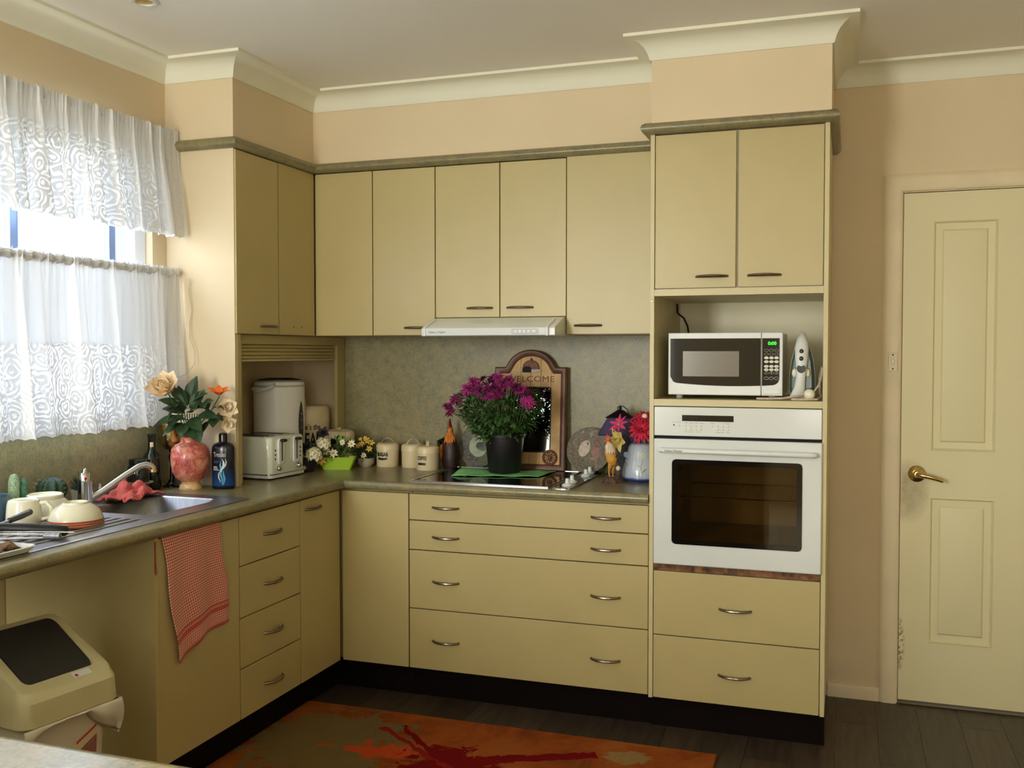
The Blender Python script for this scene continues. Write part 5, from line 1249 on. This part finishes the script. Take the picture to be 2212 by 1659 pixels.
flower('artificial_daisy', 'hot pink silk daisy leaning left out of the blue and white vase', Vector((1.702, -.30, 1.120)), (-.35, -.55, .5),
       [(1.71, -.29, 1.112), (1.75, -.26, 1.08), tuple(bt)], [(9, 10, .044, .015, .1, .007)], 'hotpink', (.007, .002, 'gold_feather'))
flower('artificial_lily', 'lemon silk lily drooping beside the blue and white vase', Vector((1.712, -.31, 1.062)), (-.5, -.8, -.15),
       [(1.72, -.30, 1.066), (1.745, -.275, 1.08), (1.77, -.255, 1.07), tuple(bt)], [(6, 35, .056, .036, .15, .003), (3, 60, .04, .02, -.3, .002)], 'lemon', (.008, .012, 'amber'))

# ------------------------------------------------------------------ microwave and iron in the tower niche
NZ = 1.2415
t = thing('microwave', 'white microwave oven with green clock digits in the tower niche', 'microwave', (2.152, -.38, NZ))
mx0, mx1, mz0, mz1, my = 1.945, 2.359, 1.256, 1.486, -.548
obj('body', MB().box(mx0 + .003, mx1 - .003, my + .03, -.22, mz0 + .001, mz1 - .001), 'white_plastic', t, w=True, bevel=.004)
for x in (1.98, 2.32):
    for y in (-.49, -.26): obj('foot', MB().lathe([(0, NZ), (.012, NZ), (.014, mz0 + .001), (0, mz0 + .001)], (x, y, 0), 14), 'pale_grey', t, w=True)
def mwface(x0, x1): return lambda u, v, h: (u, my + .029 - h - .0012 * (1 - ((u - 2.152) / .21) ** 2), v)
def strip(u0, u1, z0f, z1f, h, n=16):
    m = MB(); F = mwface(0, 1)
    for k in range(n + 1):
        u = u0 + (u1 - u0) * k / n; m.v += [F(u, z0f(u), h), F(u, z1f(u), h), F(u, z1f(u), 0), F(u, z0f(u), 0)]; m.uv += [(0, 0)] * 4
    for k in range(n):
        for q in range(4): m.f.append((k * 4 + q, k * 4 + (q + 1) % 4, k * 4 + 4 + (q + 1) % 4, k * 4 + 4 + q)); m.mi.append(0)
    m.f += [(3, 2, 1, 0), tuple(n * 4 + q for q in range(4))]; m.mi += [0, 0]
    return m
dr_ = obj('door', strip(mx0, 2.2835, lambda u: mz0, lambda u: mz1, .024), 'white_plastic', t, w=True, bevel=.003)
def lowc(u):
    q = (u - mx0) / (mx1 - mx0); e = 1.290 + .010 * (2 * q - 1.15) ** 2
    for a in (mx0 + .008, mx1 - .011):
        d = abs(u - a)
        if d < .026: e += .022 * (1 - sqrt(max(0, 1 - ((.026 - d) / .026) ** 2)))
    return e
obj('dark_panel', strip(mx0 + .008, 2.282, lowc, lambda u: 1.465, .0255, 30), 'black_gloss', dr_, w=True)
MAT['mw_window'] = M('grey_microwave_window', (104, 94, 72), .25, var=.05)
obj('window', strip(2.000, 2.205, lambda u: 1.325, lambda u: 1.418, .0262, 8), 'mw_window', dr_, w=True)
cpn = obj('control_panel', strip(2.285, mx1, lambda u: mz0, lambda u: mz1, .024, 6), 'white_plastic', t, w=True, bevel=.003)
obj('keypad', strip(2.287, mx1 - .011, lowc, lambda u: 1.465, .0255, 20), 'black_gloss', cpn, w=True)
obj('release_button', strip(2.291, mx1 - .006, lambda u: 1.262, lambda u: 1.284, .0256, 6), 'white_plastic', cpn, w=True, bevel=.002)
F = mwface(0, 1)
MAT['key_grey'] = M('grey_key', (120, 116, 104), .5, var=0); MAT['key_white'] = M('white_key', (226, 222, 202), .5, var=0)
for r_, (z, mt) in enumerate(((1.421, 'key_grey'), (1.407, 'key_grey'), (1.394, 'key_white'), (1.380, 'key_white'), (1.363, 'key_white'), (1.351, 'key_white'), (1.339, 'key_grey'), (1.320, 'key_grey'))):
    for k in range(3):
        x = 2.302 + k * .0178; ox = oval(x, z, .0082 if r_ < 7 else .0086, .0052 if r_ != 7 else .0062, 0, 14)
        ky = obj('key', MB().prism(ox, .0255, .0266, F), mt, cpn, w=True, angle=0)
        if mt == 'key_grey': obj('key_face', MB().prism(oval(x, z, .0066, .0036, 0, 12), .0266, .0268, F), 'black_gloss', cpn, w=True, angle=0)
for n_, (x, z) in enumerate([(2.302 + k * .0178, z) for z in (1.363, 1.351, 1.339) for k in range(3)]):
    text(str(n_ + 1), .0062, lambda a, b, c=0, x=x, z=z: F(x + a, z + b, .0270 + c), 'ink' if n_ < 6 else 'key_white', cpn, w=True, ext=.0001)
MAT['led'] = M('green_led', (20, 255, 40), .5, var=0, emit=((40, 255, 50), 1.6))
text('0:00', .0165, lambda a, b, c=0: F(2.322 + a, 1.446 + b, .0262 + c), 'led', cpn, w=True, xs=1.05, bold=.0004, name='clock_digits')
obj('power_cord', MB().tube([(1.906, -.11, 1.615), (1.908, -.115, 1.58), (1.915, -.125, 1.572), (1.94, -.15, 1.555), (1.962, -.19, 1.52), (1.972, -.225, 1.49), (1.974, -.235, 1.478)], .0038, 8), 'black_plastic', t, w=True)

t = thing('clothes_iron', 'white steam iron standing on its heel beside the microwave', 'iron', (2.424, -.50, NZ))
sole = [(0, .246), (-.013, .226), (-.027, .19), (-.039, .14), (-.045, .09), (-.046, .04), (-.040, .006), (.040, .006), (.046, .04), (.045, .09), (.039, .14), (.027, .19), (.013, .226)]
MAT['sole'] = M('grey_sole_plate', (120, 124, 122), .3, .7, var=.05); MAT['tank'] = M('smoky_water_tank', (96, 112, 104), .12, var=.1)
obj('sole_plate', MB().prism(sole, .030, .036, lambda u, v, h: (u, h, v)), 'sole', t)
def sc(k, y, zc=.11): return [(u * k, y, zc + (v - zc) * (.5 + .5 * k) + .0) for u, v in sole]
obj('water_tank', MB().loft([sc(.98, .0298), sc(.93, .012), sc(.74, -.004)]), 'tank', t, angle=50)
path = [((-.014, -.010), .003), ((-.012, -.022), .018), ((-.006, -.040), .045), ((-.002, -.046), .080), ((0, -.045), .115), ((0, -.038), .150), ((0, -.024), .190), ((0, -.004), .220), ((0, .018), .240), ((0, .028), .2475)]
rad = [(.030, .022), (.027, .020), (.0195, .016), (.0165, .016), (.0185, .016), (.0225, .018), (.0245, .022), (.019, .022), (.010, .014), (.003, .004)]
obj('handle', MB().loft([[(cx + rx * cos(a), cy + ry * sin(a), z) for a in [k * pi / 10 for k in range(20)]] for ((cx, cy), z), (rx, ry) in zip(path, rad)]), 'white_plastic', t)
obj('heel', MB().prism(rrect(-.040, .040, -.034, .030, .014), 0, .012), 'pale_grey', t)
for z, y in ((.176, -.048), (.150, -.055)): obj('button', MB().ell((0, y, z), (.0078, .006, .0085), 14, 8), 'gauge', t)
obj('thumb_rest', MB().prism([(.0155 * cos(a), .122 + .020 * sin(a) - .004) for a in [pi + pi * k / 10 for k in range(11)]] + [(.010, .126), (0, .1225), (-.010, .126)], .0545, .0625, lambda u, v, h: (u, -h - .0, v)), 'black_plastic', t, bevel=.001)
for x in (-.024, .021): obj('dial', MB().ell((x, -.030, .098), (.010, .012, .017), 12, 8), 'bowl_cream', t)
def cord_mat():
    m, nt, N, L, b = newmat('braided_cord'); n = noise(nt, coords(nt, 1), 320, 1)
    L.new(ramp(nt, n.outputs['Fac'], [(.42, lin((208, 196, 176))), (.5, lin((150, 118, 100))), (.58, lin((220, 210, 192)))]), b.inputs['Base Color']); b.inputs['Roughness'].default_value = .85
    return m
MAT['cordm'] = cord_mat()
obj('cord', MB().tube([(.005, -.030, .012), (-.02, -.050, .010), (-.06, -.062, .0075), (-.11, -.068, .006), (-.150, -.072, .006), (-.152, -.082, .006), (-.11, -.088, .006), (-.06, -.085, .008), (-.01, -.075, .018), (.02, -.065, .028), (.045, -.055, .034), (.06, -.04, .055), (.068, -.02, .085), (.0715, -.005, .115), (.068, .02, .12), (.06, .05, .08), (.062, .02, .03), (.068, -.02, .012), (.055, -.065, .0055), (.02, -.083, .0052), (-.01, -.085, .0052), (-.03, -.080, .0052)], .0038, 8), 'cordm', t)
obj('cord_swivel', MB().ell((.029, -.062, .022), (.020, .017, .020), 16, 10), 'bowl_cream', t)

# ------------------------------------------------------------------ rug, bin
def rug_mat():
    m, nt, N, L, b = newmat('abstract_rug'); v = coords(nt); n = noise(nt, v, 3.2, 5, .65, .8); n2 = noise(nt, v, 7, 5, .7, 1.2); fine = noise(nt, v, 160, 2)
    c = ramp(nt, n.outputs['Fac'], [(.3, lin((110, 54, 20))), (.5, lin((148, 74, 26))), (.7, lin((160, 92, 40)))])
    sep = N.new('ShaderNodeSeparateXYZ'); L.new(v, sep.inputs[0])
    def blob(cx, cy, sx, sy, k, wob):
        dx = math_(nt, 'DIVIDE', math_(nt, 'SUBTRACT', sep.outputs['X'], cx), sx); dy = math_(nt, 'DIVIDE', math_(nt, 'SUBTRACT', sep.outputs['Y'], cy), sy)
        d = math_(nt, 'SQRT', math_(nt, 'ADD', math_(nt, 'MULTIPLY', dx, dx), math_(nt, 'MULTIPLY', dy, dy)))
        d = math_(nt, 'ADD', d, math_(nt, 'MULTIPLY_ADD', n2.outputs['Fac'], wob, -wob * .5))
        return ramp(nt, d, [(k, (1, 1, 1, 1)), (k + .08, (0, 0, 0, 1))])
    c = mixc(nt, math_(nt, 'MULTIPLY', blob(-.52, -.35, .36, .34, .8, 2.2), .85), c, lin((112, 100, 62)))
    c = mixc(nt, math_(nt, 'MULTIPLY', blob(.52, -.13, .12, .07, .7, 1.8), .7), c, lin((150, 132, 84)))
    c = mixc(nt, blob(-.33, -.36, .34, .10, .55, 2.4), c, lin((186, 74, 34)))
    def streak(x0, y0, x1, y1, w_):
        L_ = sqrt((x1 - x0) ** 2 + (y1 - y0) ** 2); ux, uy = (x1 - x0) / L_, (y1 - y0) / L_
        dx = math_(nt, 'SUBTRACT', sep.outputs['X'], x0); dy = math_(nt, 'SUBTRACT', sep.outputs['Y'], y0)
        a = math_(nt, 'ADD', math_(nt, 'MULTIPLY', dx, ux), math_(nt, 'MULTIPLY', dy, uy)); p = math_(nt, 'ADD', math_(nt, 'MULTIPLY', dx, -uy), math_(nt, 'MULTIPLY', dy, ux))
        p = math_(nt, 'ADD', p, math_(nt, 'MULTIPLY_ADD', n2.outputs['Fac'], .08, -.04))
        return math_(nt, 'MULTIPLY', math_(nt, 'LESS_THAN', math_(nt, 'ABSOLUTE', p), w_), math_(nt, 'MULTIPLY', math_(nt, 'GREATER_THAN', a, 0), math_(nt, 'LESS_THAN', a, L_)))
    red = lin((118, 8, 8))
    c = mixc(nt, blob(-.02, -.46, .26, .24, .72, 2.6), c, red)
    c = mixc(nt, streak(-.40, -.16, .02, -.44, .012), c, lin((140, 30, 20))); c = mixc(nt, streak(-.33, -.12, -.06, -.38, .010), c, red)
    c = mixc(nt, streak(.02, -.34, .42, -.14, .028), c, red)
    c = mixc(nt, .25, c, ramp(nt, fine.outputs['Fac'], [(.3, (0, 0, 0, 1)), (.7, (.4, .4, .4, 1))]), 'SOFT_LIGHT')
    L.new(c, b.inputs['Base Color']); b.inputs['Roughness'].default_value = 1; b.inputs['Specular IOR Level'].default_value = .1
    bump(nt, b, fine.outputs['Fac'], .6, .004)
    return m
MAT['rug'] = rug_mat()
rg_ = MB().box(-.806, .82, -1.15, 0, .0005, .011)
o = obj('rug', rg_, 'rug', bevel=.004); o.location = (1.345, -.775, 0); tag(o, 'orange rug with a red splash pattern on the dark floor', 'rug')

MAT['bin_cream'] = M('cream_bin_plastic', (206, 196, 150), .45, var=.03); MAT['bin_white'] = M('white_bin_plastic', (214, 204, 182), .5, var=.03); MAT['bin_dark'] = M('charcoal_bin_lid', (42, 40, 34), .55, var=.1)
MAT['bag'] = M('white_bin_liner', (220, 212, 190), .5, var=.05)
t = thing('swing_bin', 'cream kitchen bin with a charcoal swing lid under the bench', 'bin', (.520, -2.130, 0), radians(-9))
BR_ = lambda x0, x1, y0, y1, z, r=.035: [(x, y, z) for x, y in rrect(x0, x1, y0, y1, r)]
obj('body', MB().loft([BR_(-.085, .095, -.105, .105, 0), BR_(-.085, .095, -.105, .105, .01), BR_(-.112, .120, -.132, .132, .49), BR_(-.108, .116, -.128, .128, .49), BR_(-.10, .108, -.12, .12, .46)]), 'bin_white', t, angle=50)
# hood: sloping four-sided lid frame with an opening for the flap
def lidring(x0, x1, y0, y1, zf, zb, r): return [(x, y, zf + (zb - zf) * (x1 - x) / (x1 - x0)) for x, y in rrect(x0, x1, y0, y1, r)]
obj('lid_frame', MB().loft([BR_(-.122, .132, -.146, .146, .450, .04), BR_(-.130, .140, -.152, .152, .458, .04), BR_(-.126, .138, -.148, .148, .520, .04), lidring(-.118, .126, -.138, .138, .535, .660, .035),
    lidring(-.108, .114, -.128, .128, .542, .669, .03), lidring(-.092, .088, -.108, .108, .554, .662, .02), lidring(-.088, .084, -.104, .104, .548, .655, .02)], cap0=False, cap1=False), 'bin_cream', t, angle=32)
obj('swing_flap', MB().loft([lidring(-.087, .083, -.103, .103, .540, .647, .02), lidring(-.087, .083, -.103, .103, .553, .660, .02), lidring(-.078, .074, -.094, .094, .560, .666, .02)]), 'bin_dark', t, angle=32)
def bagf(s, q):
    if s < .5: k = s / .5; x = .139; y = -.150 + .300 * k; dep = .055 * max(0, 1 - k / .28) + .010 + .085 * max(0, (k - .66) / .34) ** .6
    else: k = (s - .5) / .5; x = .139 - .268 * k; y = .150; dep = .095 - .065 * min(1, k * 1.6) + .012 * sin(k * 14)
    bul = .012 * sin(pi * q) + .004 * sin(s * 50) * q
    return (x + (bul if s < .5 else 0) - .018 * q * (s < .5), y + (bul if s >= .5 else 0) - .012 * q * (s >= .5), .456 - dep * q)
obj('bin_liner', MB().grid(bagf, 80, 8), 'bag', t, solid=.001)
MAT['sticker_red'] = M('red_sticker', (190, 30, 26), .4, var=0); MAT['sticker_pink'] = M('faded_photo_sticker', (150, 96, 84), .5, var=.25, vscale=60); MAT['sticker_cream'] = M('cream_sticker', (218, 200, 160), .5, var=.02)
def bfront(u, v, h=0): return (.0955 + .0252 * v / .47 + .0006 + h, u, v)
st_ = obj('sticker', MB().prism([(-.075, .16), (.085, .16), (.085, .375), (-.075, .30)], .0, .0006, lambda u, v, h: bfront(u, v + .028, h)), 'sticker_cream', t, angle=0)
obj('sticker_badge', MB().prism([(-.062, .283), (-.030, .283), (-.020, .308), (-.050, .308)], .0006, .0012, lambda u, v, h: bfront(u, v + .028, h)), 'sticker_red', st_, angle=0)
obj('sticker_photo', MB().prism([(-.02, .20), (.083, .20), (.083, .345), (-.02, .290)], .0006, .0012, lambda u, v, h: bfront(u, v + .028, h)), 'sticker_pink', st_, angle=0)
for k in range(9): obj('small_print', MB().prism([(.02 + k * .007, .335 + k * .0035), (.0255 + k * .007, .3375 + k * .0035), (.0255 + k * .007, .3445 + k * .0035), (.02 + k * .007, .342 + k * .0035)], .0006, .0011, lambda u, v, h: bfront(u, v + .028, h)), 'sticker_red', st_, angle=0)
lb = obj('lid_label', MB().prism([(.020, .1145), (.075, .1145), (.075, .094), (.020, .094)], 0, .0006, lambda u, v, h: (v, u, .5474 + h + (.104 - v) * .46)), 'white_plastic', t, angle=0)
obj('lid_label_mark', MB().prism([(.026, .111), (.034, .111), (.034, .103), (.026, .103)], .0006, .0011, lambda u, v, h: (v, u, .5474 + h + (.104 - v) * .46)), 'sticker_red', lb, angle=0)

# ------------------------------------------------------------------ garden outside the window
MAT['garden_leaf'] = M('glare_garden_leaves', (226, 228, 214), .7, var=.1, vscale=4); MAT['bounce_ground'] = M('pale_bounce_paving', (206, 204, 194), .95, var=.2, vscale=2); MAT['bark'] = M('bark', (110, 92, 74), .9, var=.2)  # overexposed daylight is put into the pale leaf colour
struct('ground', MB().box(-40, -.2, -30, 30, -.5, -.4), 'bounce_ground')  # ground made pale to bounce daylight up onto the kitchen ceiling
for k, (x, y, h_, lab) in enumerate(((-9, -3.5, 4.2, 'pale leafy garden tree seen through the right window pane'), (-12, -9.5, 5.0, 'leafy garden tree further left outside the kitchen window'))):
    tt = thing('garden_tree', lab, 'tree', (x, y, -.4))
    obj('trunk', MB().tube([(0, 0, 0), (.05, .03, h_ * .35), (.0, .1, h_ * .7)], [.16, .12, .05], 8), 'bark', tt)
    obj('crown', foliage(900, 0, 0, h_ * .62, 1.7, 1.7, h_ * .38, .30, .14, 30 + k, .6, -1), 'garden_leaf', tt, kind='stuff')
t = thing('garden_shrub', 'dark garden shrub outside, reflected in the mirror of the welcome board', 'shrub', (-.75, -4.4, -.4))
obj('stems', MB().tube([(0, 0, 0), (.02, .1, .9), (0, .2, 1.9)], [.05, .04, .02], 8), 'bark', t)
obj('foliage', foliage(900, 0, 0, 2.0, .35, 1.15, .75, .12, .06, 77, .6, -1), 'leafg', t, kind='stuff')
